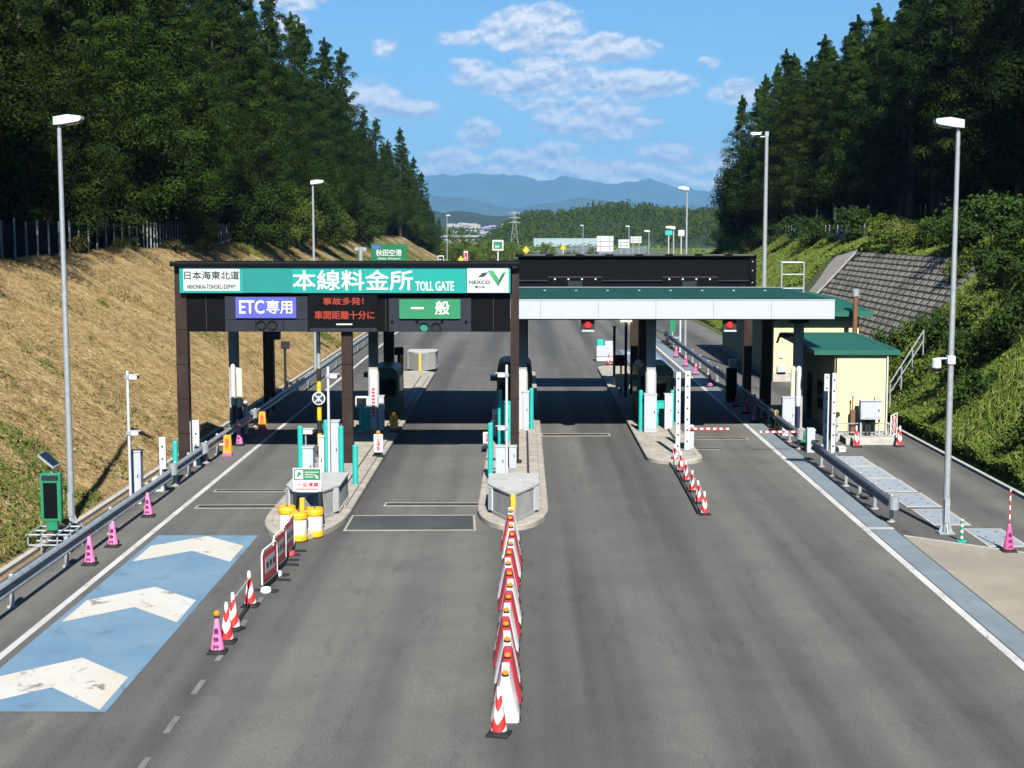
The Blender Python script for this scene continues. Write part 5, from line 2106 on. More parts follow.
mb.build('posts', t)
t = thing('mast_head', 'grey steel mast with crossbar left of the green airport sign', 'mast', (gx(365.5, y), y - 4, 0))
h = gz(247, y - 4)
mb = MB()
mb.cyl((0, 0, 0), (0, 0, h), .22, 'galv')
mb.build('pole', t)
mb = MB()
mb.box(-.6, .6, -.1, .1, h - .35, h - .05, 'galv', .02)
mb.build('crossbar', t)


def small_sign(px, pt, pb, w, y, mat, label, ground=True, diamond=False, inner=None):
    t = thing('road_sign', label, 'road sign', (gx(px, y), y, 0))
    hw = w / F * y / 2
    z0, z1 = gz(pb, y), gz(pt, y)
    mb = MB()
    if diamond:
        zc = (z0 + z1) / 2
        mb.prism([(0, -.05, z0), (hw, -.05, zc), (0, -.05, z1), (-hw, -.05, zc)], (0, .06, 0), mat)
    else:
        mb.box(-hw, hw, -.05, .01, z0, z1, mat)
    p_ = mb.build('panel', t)
    if inner:
        mb = MB()
        mb.box(-hw * .8, hw * .8, -.06, -.051, z0 + (z1 - z0) * .15, z0 + (z1 - z0) * .85, inner)
        mb.box(-hw * .5, hw * .2, -.07, -.061, z0 + (z1 - z0) * .3, z0 + (z1 - z0) * .45, 'white')
        mb.build('symbol', p_)
    mb = MB()
    mb.cyl((0, .1, 0), (0, .1, z1), .05 + y * .0002, 'whitep', n=8)
    mb.build('post', t)


small_sign(498, 240, 250.5, 11, 130, 'white', 'white and green sign on a white pole above the sign board emblem', inner=M['green'])
small_sign(441, 255.5, 262, 6, 150, 'white', 'small white square sign above the middle of the sign board', inner='greypanel')
small_sign(466, 251, 262, 4, 160, 'white', 'narrow white sign just above the emblem end of the board', inner='redink')
small_sign(461, 256, 263, 6, 158, 'yellow', 'yellow diamond sign just above the sign board', diamond=True)
small_sign(526, 246.5, 254, 7, 170, 'yellow', 'yellow diamond sign above the left end of the rear gantry', diamond=True)
small_sign(563, 245, 251, 6, 200, 'yellow', 'farther yellow diamond sign before the pale roof', diamond=True)
for px0, px1, pt, pb, lab in ((596.5, 613, 236, 251.5, 'large white sign back above the black rear gantry'), (618, 629, 239.5, 248, 'smaller white sign back right of the large one'), (630, 641, 236.5, 243, 'white sign back farthest right of the three')):
    y = 210
    t = thing('road_sign', lab, 'road sign', (gx((px0 + px1) / 2, y), y, 0))
    hw = (px1 - px0) / 2 / F * y
    z0, z1 = gz(pb, y), gz(pt, y)
    mb = MB()
    mb.box(-hw, hw, 0, .15, z0, z1, 'whitep')
    mb.build('panel', t)
    mb = MB()
    for f_ in (.33, .66):
        mb.box(-hw, hw, -.05, -.002, z0 + (z1 - z0) * f_, z0 + (z1 - z0) * f_ + .05, 'joint')
    mb.box(-hw * .6, -hw * .5, -.1, .2, 0, z1, 'galv')
    mb.box(hw * .5, hw * .6, -.1, .2, 0, z1, 'galv')
    mb.build('support', t)
small_sign(668, 230.5, 235, 7, 300, 'tealp', 'small far turquoise sign left of the lamp behind the rear gantry')
small_sign(680.5, 230, 236, 6, 300, 'whitep', 'small far white sign beside the turquoise one')
# long pale roofed building, noise fences, town
t = thing('warehouse', 'long low building with pale teal roof beyond the expressway', 'building', (0, 0, 0))
y = 640
xa_, xb_ = gx(536, y), gx(600, y)
mb = MB()
mb.box(xa_, xb_, y, y + 40, 0, gz(246, y) + .3, 'houseW')
mb.build('wall', t)
mb = MB()
mb.prism([(xa_ - 1, y - 1, gz(246.5, y)), (xa_ - 1, y + 20, gz(238.5, y)), (xa_ - 1, y + 41, gz(246.5, y))], (xb_ - xa_ + 2, 0, 0), 'tealroof')
mb.build('roof', t)


def noise_fence(pts, h, label):
    t = thing('noise_fence', label, 'noise fence', (pts[0][0], pts[0][1], 0))
    o = Vector((pts[0][0], pts[0][1], 0))
    mb, mp = MB(), MB()
    for (x0, y0), (x1, y1) in zip(pts[:-1], pts[1:]):
        a, b = Vector((x0, y0, 0)) - o, Vector((x1, y1, 0)) - o
        d = (b - a).normalized()
        nrm = Vector((-d.y, d.x, 0)) * .05
        mb.prism([a - nrm, b - nrm, b + nrm, a + nrm], (0, 0, h), 'barrierglass')
        n = max(1, int((b - a).length / 4))
        for k in range(n):
            q = a.lerp(b, k / n)
            if mp.v:
                pc = po_.copy()
                COL.objects.link(pc)
                pc.location = q
            else:
                mp.cyl(q, q + Vector((0, 0, h + .15)), .12, 'galv', n=6)
                po_ = mp.build('post', t)
    mb.build('panels', t)


noise_fence([(9 + float(xc(y)), y) for y in range(240, 520, 40)], 3.2, 'pale noise fence along the far bend of the expressway, right side')
noise_fence([(-12 + float(xc(y)), y) for y in range(300, 560, 40)], 3.0, 'pale noise fence along the far bend of the expressway, left side')
GH = 'small houses in the distant town'
hp = {}
rh = random.Random(5)
for i in range(46):
    y = rh.uniform(900, 1700)
    px = rh.uniform(449, 530)
    x = gx(px, y)
    key = i % 3
    loc = (x, y, (y - 900) * .012)
    if key in hp:
        o = dup(hp[key], loc, rh.uniform(-.6, .6), None, GH, scale=rh.uniform(.5, 1.0))
    else:
        t = thing('house', 'small pale house in the distant town beyond the trees', 'house', loc, rh.uniform(-.5, .5), GH)
        mb = MB()
        mb.box(-4.5, 4.5, -3.5, 3.5, -12, 5, 'houseW')
        mb.build('wall', t)
        mb = MB()
        mb.prism([(-5, -4.2, 4.8), (-5, 0, 7.4), (-5, 4.2, 4.8)], (10, 0, 0), ('houseR', 'houseW', 'houseR')[key])
        mb.build('roof', t)
        hp[key] = t
t = thing('town_hall', 'larger blue roofed building in the distant town', 'building', (gx(490, 1150), 1150, 2))
mb = MB()
mb.box(-8, 8, -5, 5, -6, 6, 'houseW')
mb.build('wall', t)
mb = MB()
mb.box(-8.5, 8.5, -5.5, 5.5, 6, 8, 'houseB')
mb.build('roof', t)
t = thing('long_shed', 'long pale flat shed at the edge of the distant town', 'building', (gx(472, 820), 820, 0))
mb = MB()
mb.box(-16, 20, -8, 8, -1, 4.5, 'houseW')
mb.build('wall', t)
mb = MB()
mb.box(-17, 21, -9, 9, 4.5, 5.6, 'houseR')
mb.build('roof', t)


def pylon(px, y, ztop_, label, w=3.2):
    t = thing('power_pylon', label, 'pylon', (gx(px, y), y, 0))
    mb = MB()
    r = .07 + y * .00005
    H = ztop_
    lv = [0, .25, .45, .62, .76, .88, 1.0]
    ws = [w, w * .72, w * .52, w * .38, w * .28, w * .2, w * .1]
    for i in range(len(lv) - 1):
        for sx_ in (-1, 1):
            for sy_ in (-1, 1):
                mb.cyl((sx_ * ws[i], sy_ * ws[i], lv[i] * H), (sx_ * ws[i + 1], sy_ * ws[i + 1], lv[i + 1] * H), r, 'fencepost', n=4)
            mb.cyl((sx_ * ws[i], -ws[i], lv[i] * H), (-sx_ * ws[i + 1], -ws[i + 1], lv[i + 1] * H), r * .7, 'fencepost', n=4)
            mb.cyl((sx_ * ws[i], ws[i], lv[i] * H), (-sx_ * ws[i + 1], ws[i + 1], lv[i + 1] * H), r * .7, 'fencepost', n=4)
    mb.build('lattice_tower', t)
    for f_ in (.70, .82, .94):
        mb = MB()
        mb.prism([(-w * 1.5, 0, f_ * H), (w * 1.5, 0, f_ * H), (0, 0, f_ * H + .7)], (0, r, 0), 'fencepost')
        mb.build('crossarm', t)


pylon(514.5, 620, gz(211, 620), 'grey lattice power pylon left of the wooded hill', 2.0)
pylon(656.5, 1000, gz(207, 1000), 'fainter power pylon standing on the wooded hill', 2.6)


# ------------------------------------------------------------------ vegetation
def cedar(seed, H, cb, rad, mat, leaf=.165, per=190, name='cedar_tree', low=1.0):
    """trunk and crown of one conifer; returns the crown's and trunk's meshes through objects under an Empty"""
    rng = np.random.default_rng(seed)
    cents, rads = [], []
    z = cb
    while z < H - .3:
        t = (z - cb) / (H - cb)
        r = rad * (1 - t) ** .75 * (0.72 + .28 * min(1, t * 6) if low < 1 else 1) + .12
        n = max(4, int(2 * math.pi * r / 1.1))
        a0 = rng.uniform(0, 6.28)
        for k in range(n):
            if rng.uniform() < .15:
                continue
            a = a0 + 2 * math.pi * k / n + rng.normal() * .25
            rr = r * rng.choice([rng.uniform(.25, .6), rng.uniform(.75, 1.0), rng.uniform(.9, 1.28)])
            cents.append((rr * math.cos(a), rr * math.sin(a), z + rng.normal() * .28 - rr * .12))
            rads.append(rng.uniform(.5, 1.2) * (.26 + .74 * (1 - t) ** .8))
        z += rng.uniform(.6, .8) * (1 if t < .85 else .6)
    for q in range(16):
        cents.append((rng.normal() * .05 * q ** .6, rng.normal() * .05 * q ** .6, H + .3 - q * .22))
        rads.append(.10 + .032 * q)
    C = np.array(cents)
    Rr = np.array(rads)
    idx = np.repeat(np.arange(len(C)), per)
    d = rng.normal(size=(len(idx), 3))
    d /= np.linalg.norm(d, axis=1, keepdims=True)
    d[:, 2] = np.abs(d[:, 2]) * rng.choice([1, 1, 1, -1], len(idx))
    shell = (1.06 - .42 * rng.uniform(0, 1, len(idx)) ** 2)[:, None]
    P = C[idx] + d * Rr[idx][:, None] * shell * np.array([1.15, 1.15, .95])
    out = C[idx].copy()
    out[:, 2] = 0
    out /= np.linalg.norm(out, axis=1, keepdims=True) + 1e-6
    Nn = d * 1.2 + out * .3 + np.array([0, 0, .15]) + rng.normal(size=d.shape) * .15
    V, Q = leaves(P, Nn, leaf, leaf * .55, rng)
    t = thing(name, '', 'tree', (0, 0, 0))
    np_mesh('crown', V, Q, mat, t)
    mb = MB()
    pts = [(rng.normal() * .05, rng.normal() * .05, H * k / 6 - (.6 if k == 0 else 0)) for k in range(7)]
    r0 = .20 + H * .006
    for k in range(6):
        mb.cyl(pts[k], pts[k + 1], r0 * (1 - k / 6.3), 'bark', r1=r0 * (1 - (k + 1) / 6.3), n=9, caps=False)
    for k in range(26):                       # limbs, the lowest ones bare
        zz = rng.uniform(cb * .55, H * .8)
        a = rng.uniform(0, 6.28)
        ln = rad * rng.uniform(.4, .85) * (1 - max(0, zz - cb) / (H - cb + .1)) if zz > cb else rng.uniform(.5, 1.6)
        mb.cyl((0, 0, zz), (ln * math.cos(a), ln * math.sin(a), zz + ln * rng.uniform(-.25, .2)), .05, 'bark', r1=.015, n=5, caps=False)
    mb.build('trunk', t)
    return t


def broadleaf(seed, H, rad, mat, leaf=.26, n=85, per=100, trunk=True, name='broadleaf_tree', squash=1.0):
    rng = np.random.default_rng(seed)
    d = rng.normal(size=(n, 3))
    d /= np.linalg.norm(d, axis=1, keepdims=True)
    rr = rng.uniform(.35, 1.0, n) ** .6
    C = d * rr[:, None] * np.array([rad, rad, H * .42 * squash])
    C[:, 2] += H * .55
    if not trunk:
        C[:, 2] = np.maximum(C[:, 2], H * .12)
    Rr = rng.uniform(.16, .34, n) * rad + .12
    idx = np.repeat(np.arange(n), per)
    e = rng.normal(size=(len(idx), 3))
    e /= np.linalg.norm(e, axis=1, keepdims=True)
    e[:, 2] = np.abs(e[:, 2]) * rng.choice([1, 1, -1], len(idx))
    P = C[idx] + e * Rr[idx][:, None] * rng.uniform(.4, 1.1, len(idx))[:, None]
    Nn = e + np.array([0, 0, .4]) + rng.normal(size=e.shape) * .5
    V, Q = leaves(P, Nn, leaf, leaf * .6, rng)
    t = thing(name, '', 'tree' if trunk else 'bush', (0, 0, 0))
    np_mesh('crown' if trunk else 'foliage', V, Q, mat, t)
    mb = MB()
    top = H * .6
    r0 = .05 + H * .014
    mb.cyl((0, 0, -.5), (rng.normal() * .1, rng.normal() * .1, top), r0, 'bark', r1=r0 * .5, n=8, caps=False)
    for k in range(9):
        q = C[rng.integers(n)]
        zz = H * rng.uniform(.15, .5)
        mb.cyl((0, 0, zz), tuple(q), r0 * .4, 'bark', r1=r0 * .12, n=5, caps=False)
    mb.build('trunk' if trunk else 'stems', t)
    return t


rt = random.Random(21)
GL = 'cedars of the forest on the left slope'
GRt = 'cedars of the forest on the right slope'
left_protos = [cedar(1, 24, 5.0, 3.9, 'cedar'), cedar(2, 23, 7.0, 3.6, 'cedar'), cedar(3, 25, 3.6, 4.2, 'cedar'), cedar(4, 20, 2.5, 3.3, 'cedar')]
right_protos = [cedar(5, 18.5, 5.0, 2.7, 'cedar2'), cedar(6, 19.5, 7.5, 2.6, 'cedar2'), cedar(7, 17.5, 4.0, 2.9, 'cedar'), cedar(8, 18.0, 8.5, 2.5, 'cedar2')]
used = set()


def place(protos, k, loc, sc, label, group):
    p = protos[k]
    if id(p) not in used:
        used.add(id(p))
        p.location = loc
        p.rotation_euler = (0, 0, rt.uniform(0, 6.28))
        p.scale = (sc * rt.uniform(.92, 1.08), sc * rt.uniform(.92, 1.08), sc)
        p['label'] = label
        p['group'] = group
        return p
    o = dup(p, loc, rt.uniform(0, 6.28), label, group)
    o.scale = (sc * rt.uniform(.92, 1.1), sc * rt.uniform(.92, 1.1), sc)
    return o


LB = 'dark green cedar standing in the dense forest above the left slope'
RB = 'dark cedar with bare lower trunk standing in the forest above the right slope'
nl = 0
for row, (x0, dx) in enumerate(((-27.0, 5.4), (-31.5, 5.6), (-36.5, 6.0), (-42, 7))):
    y = 42 + row * 2.2
    while y < 345 and nl < 200:
        x = x0 + rt.uniform(-1.3, 1.3)
        if (row == 0 and 70 < y < 83) or (row == 1 and 82 < y < 98) or (row == 2 and 96 < y < 112):          # dark hole at the left margin
            y += dx
            continue
        hs = 1.10 if y < 180 else (1.0 if y < 235 else .86)
        hs *= rt.uniform(.84, 1.12)
        if row > 0 and y > 60:
            hs *= .96
        z = float(zleft(x, y)) - .3
        place(left_protos, rt.randrange(4) if y < 235 else rt.choice([0, 1, 3]), (x, y + rt.uniform(-1, 1), z), hs, LB, GL)
        nl += 1
        y += dx * rt.uniform(.8, 1.2) * (1 if y < 220 else 1.25)
for x, y, s in ((-24.5, 296, .98), (-23.6, 305, .92), (-22.8, 314, .88), (-22.0, 322, .82), (-21.3, 331, .75), (-24, 326, .9), (-20.6, 340, .62), (-23, 340, .8), (-19.8, 350, .5)):
    place(left_protos, rt.choice([2, 3]), (x, y, float(zleft(x, y)) - .4), s * (.85 if s < .9 else .9), LB, GL)
nr_ = 0
for row, (x0, dx) in enumerate(((33.4, 4.3), (36.8, 4.6), (40, 5), (44, 5.5), (48, 6))):
    y = 8 + row * 1.7
    while y < 190:
        x = x0 + rt.uniform(-1.1, 1.1)
        hs = rt.uniform(.98, 1.30)
        z = float(zright(x, y)) - .3
        place(right_protos, rt.randrange(4) if y < 140 else rt.choice([0, 2]), (x, y + rt.uniform(-.8, .8), z), hs, RB, GRt)
        nr_ += 1
        y += dx * rt.uniform(.8, 1.2)
for x, y in ((28.6, 166), (29.2, 158), (31, 171), (28.2, 176), (30, 183), (27.6, 186)):
    place(right_protos, 2 if y != 171 else 0, (x, y, float(zright(x, y)) - .3), rt.uniform(1.0, 1.12), RB, GRt)
# dense young growth behind both forests, which closes the view between the trunks
def backing(name, label, x0, x1, y0, y1, zf, h, n, mat, seed):
    rng = np.random.default_rng(seed)
    X = rng.uniform(x0, x1, n)
    Y = rng.uniform(y0, y1, n)
    Z = zf(X, Y) + rng.uniform(0, 1, n) * h
    Nn = rng.normal(size=(n, 3)) + np.array([0, 0, .5])
    V, Q = leaves(np.stack([X, Y, Z], 1), Nn, 1.5, 1.0, rng)
    o = np_mesh(name, V, Q, mat)
    tag(o, label, 'forest', kind='stuff')


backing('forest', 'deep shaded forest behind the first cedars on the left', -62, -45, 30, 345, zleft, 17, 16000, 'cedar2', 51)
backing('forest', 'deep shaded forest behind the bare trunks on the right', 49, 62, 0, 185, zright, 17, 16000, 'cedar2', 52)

# broadleaf trees and bushes
br = [broadleaf(34, 10, 4.2, 'cedar2', .30, 110, 110), broadleaf(35, 8, 3.6, 'broad', .26, 100, 110)]
bl = [broadleaf(31, 10, 4.2, 'broad'), broadleaf(32, 8, 3.4, 'broad'), broadleaf(33, 6.5, 3.0, 'scrub')]
ub = set()


def putb(k, loc, s, label, group=None, protos=bl):
    p = protos[k]
    if id(p) not in ub:
        ub.add(id(p))
        p.location = loc
        p.scale = (s, s, s)
        p['label'] = label
        if group:
            p['group'] = group
        return p
    o = dup(p, loc, rt.uniform(0, 6.28), label, group)
    if not group and 'group' in o:
        del o['group']
    o.scale = (s * rt.uniform(.9, 1.1), s * rt.uniform(.9, 1.1), s)
    return o


GBt = 'broadleaf trees at the end of the right slope'
for i, (px, y, s, k) in enumerate(((757, 178, 1.15, 0), (747, 186, .9, 0), (770, 176, .9, 0), (736, 198, .7, 1), (752, 192, .9, 1), (742, 205, .75, 0), (729, 215, .6, 0), (781, 170, .7, 1))):
    x = gx(px, y)
    putb(k, (x, y, float(zright(x, y)) - .4), s, 'leafy broadleaf tree at the end of the right slope beside the mountain view', GBt, br)
GLt = 'broadleaf trees below the left cedars'
for px, y, s, k in ((255, 128, .8, 1), (300, 150, .9, 2), (325, 165, 1.0, 1), (345, 180, .8, 2), (288, 140, .55, 2), (362, 210, 1.0, 1), (435, 300, .9, 2), (442, 318, .8, 1), (200, 112, .5, 2)):
    x = gx(px, y)
    x = min(x, -23)
    putb(k, (x, y, float(zleft(x, y)) - .3), s, 'leafy broadleaf tree growing under the cedars above the left slope', GLt)
bm = [broadleaf(36, 9, 4.4, 'valley', .40, 60, 70), broadleaf(37, 8, 4.0, 'valley', .40, 60, 70), broadleaf(38, 10, 4.0, 'scrub', .40, 60, 70)]
GM = 'trees in the middle distance above the sign board'
for px, y, s in ((462, 300, .7), (476, 290, .62), (489, 295, .7), (500, 310, .62), (512, 320, .7), (528, 330, .58), (546, 350, .6), (470, 330, .75), (455, 340, .8), (535, 300, .4),
                 (570, 360, .5), (650, 240, .42), (662, 230, .45), (640, 250, .45), (695, 210, .5), (708, 205, .55), (720, 200, .55), (716, 230, .6), (628, 280, .45), (700, 240, .5), (592, 380, .45)):
    putb(rt.randrange(3), (gx(px, y), y, -.2), s, 'round green tree in the middle distance just above the gantries', GM, bm)

bs = [broadleaf(41, 2.4, 1.7, 'scrub', .20, 34, 80, False, 'bush'), broadleaf(42, 2.0, 1.5, 'weedy', .18, 30, 70, False, 'bush'), broadleaf(43, 2.8, 1.8, 'broad', .22, 36, 80, False, 'bush')]
GBu = 'bushes along the crest of the right slope'
GBv = 'bushes scattered on the right slope'
for i in range(40):
    y = 58 + i * 2.9
    x = 24.3 + float(roff(y)) + rt.uniform(-1.0, 1.6) + (1.2 if y > 104 else 0)
    if y > 112 and rt.random() < .55:
        continue
    putb(rt.choice([0, 0, 2, 2, 2, 1]), (x, y, float(zright(x, y)) - .25), rt.uniform(.6, 1.15), 'green bush growing along the crest of the right slope below the forest', GBu, bs)
for i in range(34):
    y = rt.uniform(46, 78)
    x = rt.uniform(17.6, 23.5) + float(roff(y))
    if y > 74 and rt.random() < .6:
        continue
    putb(rt.choice([0, 2, 2]), (x, y, float(zright(x, y)) - .5), rt.uniform(.5, .85), 'green bush growing on the right slope beside the yard', GBv, bs)
GBl = 'bushes along the crest of the left slope'
for i in range(22):
    y = 84 + i * 7.5 + rt.uniform(-2, 2)
    x = -24.6 + rt.uniform(-.8, 1.4)
    putb(rt.choice([0, 1, 1]), (x, y, float(zleft(x, y)) - .25), rt.uniform(.4, .85), 'yellowish bush along the crest of the left slope below the cedars', GBl, bs)


# ground cover
def cover(name, label, x0, x1, y0, y1, zf, n, mat, ln, wd, up, seed, hmax, mask=None, patch=2.2, along=None):
    rng = np.random.default_rng(seed)
    X = rng.uniform(x0, x1, n)
    # more of them near the camera, where single blades show
    Y = y0 + (y1 - y0) * rng.uniform(0, 1, n) ** 1.35
    if mask is not None:
        k = mask(X, Y)
        X, Y = X[k], Y[k]
    n = len(X)
    hh = np.clip(vnoise(X, Y, patch, seed) + .5, .05, 1) * hmax
    Z = zf(X, Y) + rng.uniform(0, 1, n) ** .6 * hh
    Nn = rng.normal(size=(n, 3)) * .6 + np.array(up)
    V, Q = leaves(np.stack([X, Y, Z], 1), Nn, ln, wd, rng, along)
    o = np_mesh(name, V, Q, mat)
    return tag(o, label, 'vegetation', kind='stuff')


def wallmask(X, Y):
    return ~((Y > 74.5) & (Y < 113) & (X < 22.7 + roff(Y)) & (X > 15))


cover('undergrowth', 'thick leafy undergrowth covering the near right slope', 16.3, 25.6, 34, 76, lambda x, y: zright(x, y), 380000, 'scrub', .15, .085, (-.1, -.6, .7), 61, 1.15, wallmask)
cover('long_grass', 'tall grass blades growing through the shrubs of the near right slope', 16.3, 26.5, 34, 80, lambda x, y: zright(x, y) + .2, 60000, 'meadowgrass', .42, .045, (-.2, -.9, .15), 67, 1.0, lambda X, Y: wallmask(X, Y) & (vnoise(X, Y, 3.5, 44) > -.12), 2.0, along=(.1, -.25, 1))
cover('undergrowth', 'thick leafy undergrowth on the right crest and beyond the block wall', 17, 31, 70, 200, lambda x, y: zright(x, y), 150000, 'scrub', .30, .18, (-.1, -.6, .7), 62, .8, wallmask, 3.5)
cover('long_grass', 'long pale grass on the far right slope beyond the block wall', 17, 31, 104, 205, lambda x, y: zright(x, y), 190000, 'meadowgrass', .40, .10, (-.1, -.6, .6), 63, .8, wallmask, 4)


def drymask(X, Y):
    return X < -13.1


cover('dry_grass', 'dry brown cut grass covering the left slope', -25.5, -13.0, 36, 150, lambda x, y: zleft(x, y), 430000, 'drygrass', .38, .024, (.45, -.35, .75), 64, .18, drymask, 1.2, along=(1, -.35, -.55))


def greenpatch(X, Y):
    v = vnoise(X, Y, 4.5, 9) + .6 * vnoise(X, Y, 1.7, 10)
    near = np.clip((49 - Y) / 7, 0, 1) * np.clip((X + 19.5) / 4, 0, 1)
    far = np.clip((Y - 95) / 60, 0, .45)
    base = np.clip((X + 15.5) / 2.5, 0, 1) * .12
    return (X < -13.0) & (v > .52 - near * 1.1 - far - base)


cover('weeds', 'green weed patches spreading over the dry left slope', -25, -12.9, 34, 260, lambda x, y: zleft(x, y), 150000, 'scrub', .15, .075, (.3, -.3, .8), 65, .40, greenpatch, 1.3)
cover('long_grass', 'green grass blades among the weeds at the foot of the left slope', -25, -12.9, 34, 260, lambda x, y: zleft(x, y), 150000, 'meadowgrass', .40, .03, (.6, -.7, .2), 68, .3, greenpatch, 1.3, along=(.2, -.2, 1))
cover('weeds', 'yellowing weeds between the dry grass of the left slope', -26, -12.9, 34, 300, lambda x, y: zleft(x, y), 90000, 'weedy', .30, .05, (.3, -.5, .4), 66, .35, lambda X, Y: (X < -13) & (vnoise(X, Y, 3.0, 12) + .4 * vnoise(X, Y, 1.0, 14) > .22 - np.clip((Y - 95) / 120, 0, .3)), 1.3)

# ------------------------------------------------------------------ crest fences
t = thing('crest_fence', 'grey post fence with dark netting along the crest of the left slope', 'fence', (-25.4, 48, 0))
mb, mp = MB(), MB()
z = float(prof(-25.4, LP)) + .1
mb.box(-.045, .045, 0, .07, z - .5, z + 1.75, 'fencepost')
po = mb.build('post', t)
mb = MB()
y = 49.8
while y < 134:
    q = po.copy()
    COL.objects.link(q)
    q.location = (0, y - 48 + rt.uniform(-.1, .1), rt.uniform(-.1, .1))
    y += 1.8 if y < 98 else .9
z = float(prof(-25.4, LP)) + .1
mp.box(-.18, -.16, 0, 86, z - .3, z + 1.55, 'netting')
for zz in (1.6,):
    mb.box(-.07, -.05, 0, 86, z + zz, z + zz + .03, 'netting')
mb.build('rails', t)
mp.build('netting', t)
t = thing('crest_fence', 'grey board fence along the crest of the right slope before the dark forest', 'fence', (27.8, 70, 0))
mb, mp = MB(), MB()
mb.box(-.05, .05, 0, .1, 7.55, 8.95, 'fencepost')
po = mb.build('post', t)
for k in range(1, 60):
    q = po.copy()
    COL.objects.link(q)
    q.location = (0, k * 1.7, 0)
mp.box(.06, .09, 0, 102, 7.6, 8.75, 'fencepost')
mp.build('boards', t)

# ------------------------------------------------------------------ block retaining wall on the right slope
WA = np.array([17.25, .85])
WB = np.array([22.75, 6.85])
ux = (WB - WA) / np.linalg.norm(WB - WA)
wl = float(np.linalg.norm(WB - WA))
nv = np.array([-ux[1], ux[0]])
t = thing('retaining_wall', 'grey concrete block retaining wall on the right slope with a plain end strip', 'retaining wall', (1.3, 75, 0))


def wpt(u, v, o):
    q = WA + ux * u + nv * o
    return (q[0], v, q[1])


M['wallback'] = simple('shadowed_joint_concrete', (0.02, 0.02, 0.017), 0.95, 0, 0.3, 1.0)
M['wallblock'] = simple('grey_wall_block', (0.215, 0.20, 0.165), 0.9, 0, 0.45, 0.5, 0.3, 8.0, dirt=(0.065, 0.07, 0.05))
mb = MB()
mb.prism([wpt(0, 0, .02), wpt(wl, 0, .02), wpt(wl, 0, .22), wpt(0, 0, .22)], (0, 29.5, 0), 'wallback')
mb.build('backing', t)
mb = MB()
rw = random.Random(9)
nrow, ncol = 19, 22
du, dv = wl / nrow, 29.4 / ncol
for i in range(nrow):
    for j in range(ncol):
        u = i * du
        v = j * dv + (dv * .5 if i % 2 else 0)
        if v + dv * .8 > 29.4:
            continue
        o1 = .248 + rw.uniform(-.008, .008)
        P = [wpt(u + .02, v + .05, .221), wpt(u + .02, v + dv - .34, .221), wpt(u + du - .09, v + dv - .34, .221), wpt(u + du - .09, v + .05, .221),
             wpt(u + .04, v + .06, o1), wpt(u + .04, v + dv - .35, o1), wpt(u + du - .11, v + dv - .35, o1), wpt(u + du - .11, v + .06, o1)]
        mb.add(P, [(4, 5, 6, 7), (0, 1, 5, 4), (1, 2, 6, 5), (2, 3, 7, 6), (3, 0, 4, 7)], 'wallblock')
mb.build('blocks', t, smooth=0)
mb = MB()
mb.prism([wpt(-.2, 29.5, .0), wpt(wl + .1, 29.5, .0), wpt(wl + .1, 29.5, .31), wpt(-.2, 29.5, .31)], (0, 7.0, -.6), 'kerb')
mb.build('concrete_border', t)

# ------------------------------------------------------------------ far hills
def ridge(name, label, mat, D, depth, x0, x1, n, hf, seed):
    xs = np.linspace(x0, x1, n)
    ys = np.linspace(D, D + depth, 26)

    def zf(X, Y):
        t_ = (Y - D) / depth
        up = np.sin(np.clip(t_ * 1.25, 0, 1) * math.pi / 2) ** 1.3
        k = hf(X) * up
        nn = vnoise(X, Y, depth * .22, seed) * .45 + vnoise(X, Y, depth * .09, seed + 1) * .30
        return k * (1 + nn * (1 - np.clip(t_ * 1.1, 0, 1))) - 2 * (t_ <= 0)
    grid(name, xs, ys, zf, mat, label, 'hills')


def skyline(D, pts, jag, seed, sc):
    px = np.array([p[0] for p in pts], float)
    py = np.array([p[1] for p in pts], float)

    def hf(X):
        p = 522 + X * F / D
        y = np.interp(p, px, py)
        y = y + vnoise(p, p * 0, sc, seed) * jag * 1.2 + vnoise(p, p * 0, sc * .41, seed + 3) * jag * .8 + vnoise(p, p * 0, sc * .15, seed + 5) * jag * .32
        return CAMZ + (230 - y) / F * D
    return hf


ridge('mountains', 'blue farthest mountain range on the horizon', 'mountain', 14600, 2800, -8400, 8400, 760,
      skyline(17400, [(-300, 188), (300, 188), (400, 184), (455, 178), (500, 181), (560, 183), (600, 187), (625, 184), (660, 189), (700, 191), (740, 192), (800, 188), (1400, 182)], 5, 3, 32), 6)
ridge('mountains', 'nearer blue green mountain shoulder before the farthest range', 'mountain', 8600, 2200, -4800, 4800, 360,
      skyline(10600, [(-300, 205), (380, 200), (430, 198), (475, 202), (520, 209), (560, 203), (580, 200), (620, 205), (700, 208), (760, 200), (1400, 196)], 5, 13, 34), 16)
ridge('hills', 'low wooded rise behind the distant town', 'farwood', 2600, 700, -1300, 900, 200,
      skyline(3200, [(-300, 218), (400, 212), (440, 213), (490, 215), (520, 218), (560, 222), (1400, 224)], 4, 23, 26), 26)
HW = skyline(880, [(480, 242), (498, 238), (508, 228), (530, 222), (560, 219), (600, 215), (640, 214), (690, 217), (740, 219), (800, 218), (900, 217), (1100, 220)], 3, 33, 26)
ridge('hills', 'wooded hill rising beyond the expressway bend', 'farwood', 690, 200, -28, 420, 110, HW, 36)


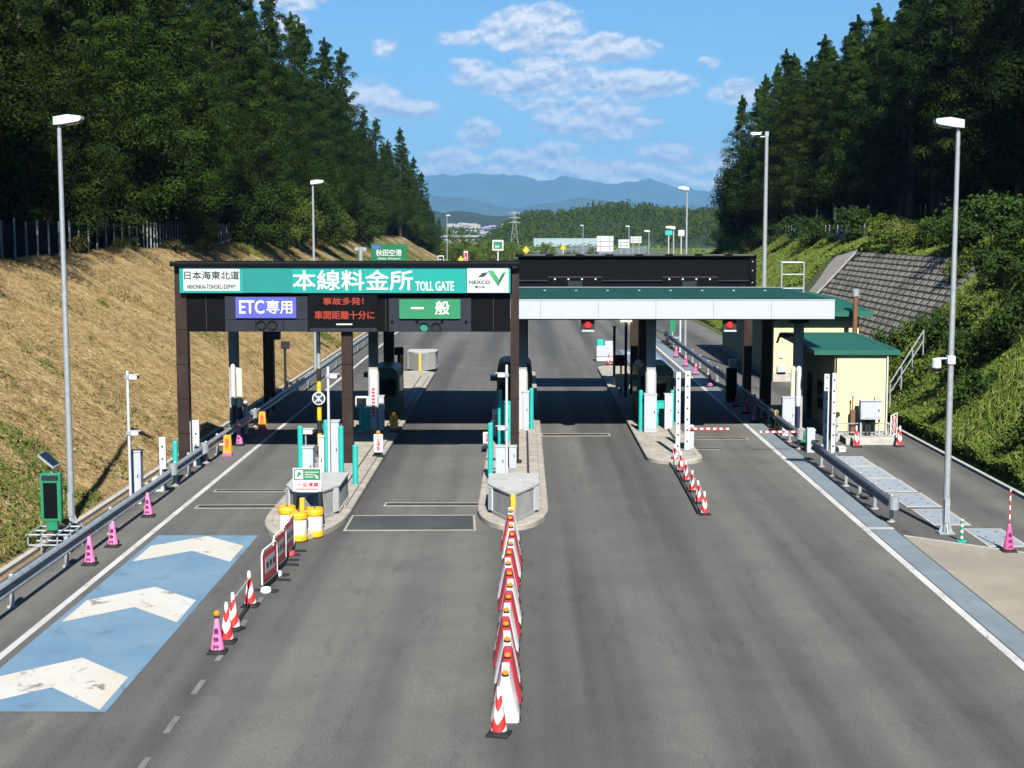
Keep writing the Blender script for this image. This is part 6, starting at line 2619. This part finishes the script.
def farwood(n, seed):
    rng = np.random.default_rng(seed)
    X = rng.uniform(-22, 330, n)
    Y = rng.uniform(700, 890, n)
    t_ = (Y - 690) / 200
    Z = HW(X) * np.sin(np.clip(t_ * 1.25, 0, 1) * math.pi / 2) ** 1.3
    k = Z > .6
    X, Y, Z = X[k], Y[k], Z[k]
    n = len(X)
    H = rng.uniform(3.0, 6.0, n) * (1 + 1.1 * np.clip(vnoise(X, Y, 18, 77) + .1, 0, .6))
    con = rng.uniform(size=n) < .35
    per = 80
    idx = np.repeat(np.arange(n), per)
    u = rng.uniform(0, 1, len(idx))
    a = rng.uniform(0, 6.283, len(idx))
    w = np.where(con[idx], (1 - u) * .22 + .02, np.sqrt(np.clip(1 - (2 * u - 1) ** 2, 0, 1)) * .36 + .02) * H[idx]
    P = np.stack([X[idx] + w * np.cos(a), Y[idx] + w * np.sin(a), Z[idx] - .8 + H[idx] * (.1 + .9 * u)], 1)
    Nn = np.stack([np.cos(a), np.sin(a), .6 + 0 * a], 1) + rng.normal(size=(len(idx), 3)) * .4
    V, Q = leaves(P, Nn, .95, .7, rng)
    o = np_mesh('far_forest', V, Q, 'farleaf')
    tag(o, 'mixed forest covering the hill beyond the expressway', 'forest', kind='stuff')


farwood(2000, 71)
# hedges of scrub in the valley, along the expressway and before the town
rng = np.random.default_rng(81)
n = 60000
X = rng.uniform(-140, 150, n)
Y = rng.uniform(300, 760, n)
ok = (np.abs(X - xc(Y)) > 14) & ((vnoise(X, Y, 26, 8) + .4 * vnoise(X, Y, 9, 18)) > .02)
X, Y = X[ok], Y[ok]
Z = rng.uniform(0, 1, len(X)) * np.clip(vnoise(X, Y, 8, 28) + .5, .1, 1) * 3.6
V, Q = leaves(np.stack([X, Y, Z], 1), rng.normal(size=(len(X), 3)) * .6 + np.array([0, -.5, .7]), 1.0, .7, rng)
tag(np_mesh('scrub', V, Q, 'valley'), 'low scrub on the valley floor beyond the gate', 'vegetation', kind='stuff')
n = 26000
X = rng.uniform(-190, 40, n)
Y = rng.uniform(900, 1700, n)
ok = (vnoise(X, Y, 60, 38)) > -.02
X, Y = X[ok], Y[ok]
Z = rng.uniform(0, 1, len(X)) * 8 + (Y - 900) * .006
V, Q = leaves(np.stack([X, Y, Z], 1), rng.normal(size=(len(X), 3)) * .6 + np.array([0, -.5, .7]), 2.6, 1.9, rng)
tag(np_mesh('scrub', V, Q, 'farleaf'), 'trees massed between the houses of the distant town', 'vegetation', kind='stuff')

for o in [q for q in scene.objects if q.parent is None and q.type == 'EMPTY' and not q.get('label')]:   # kinds of tree that found no place
    for c in list(o.children):
        bpy.data.objects.remove(c)
    bpy.data.objects.remove(o)
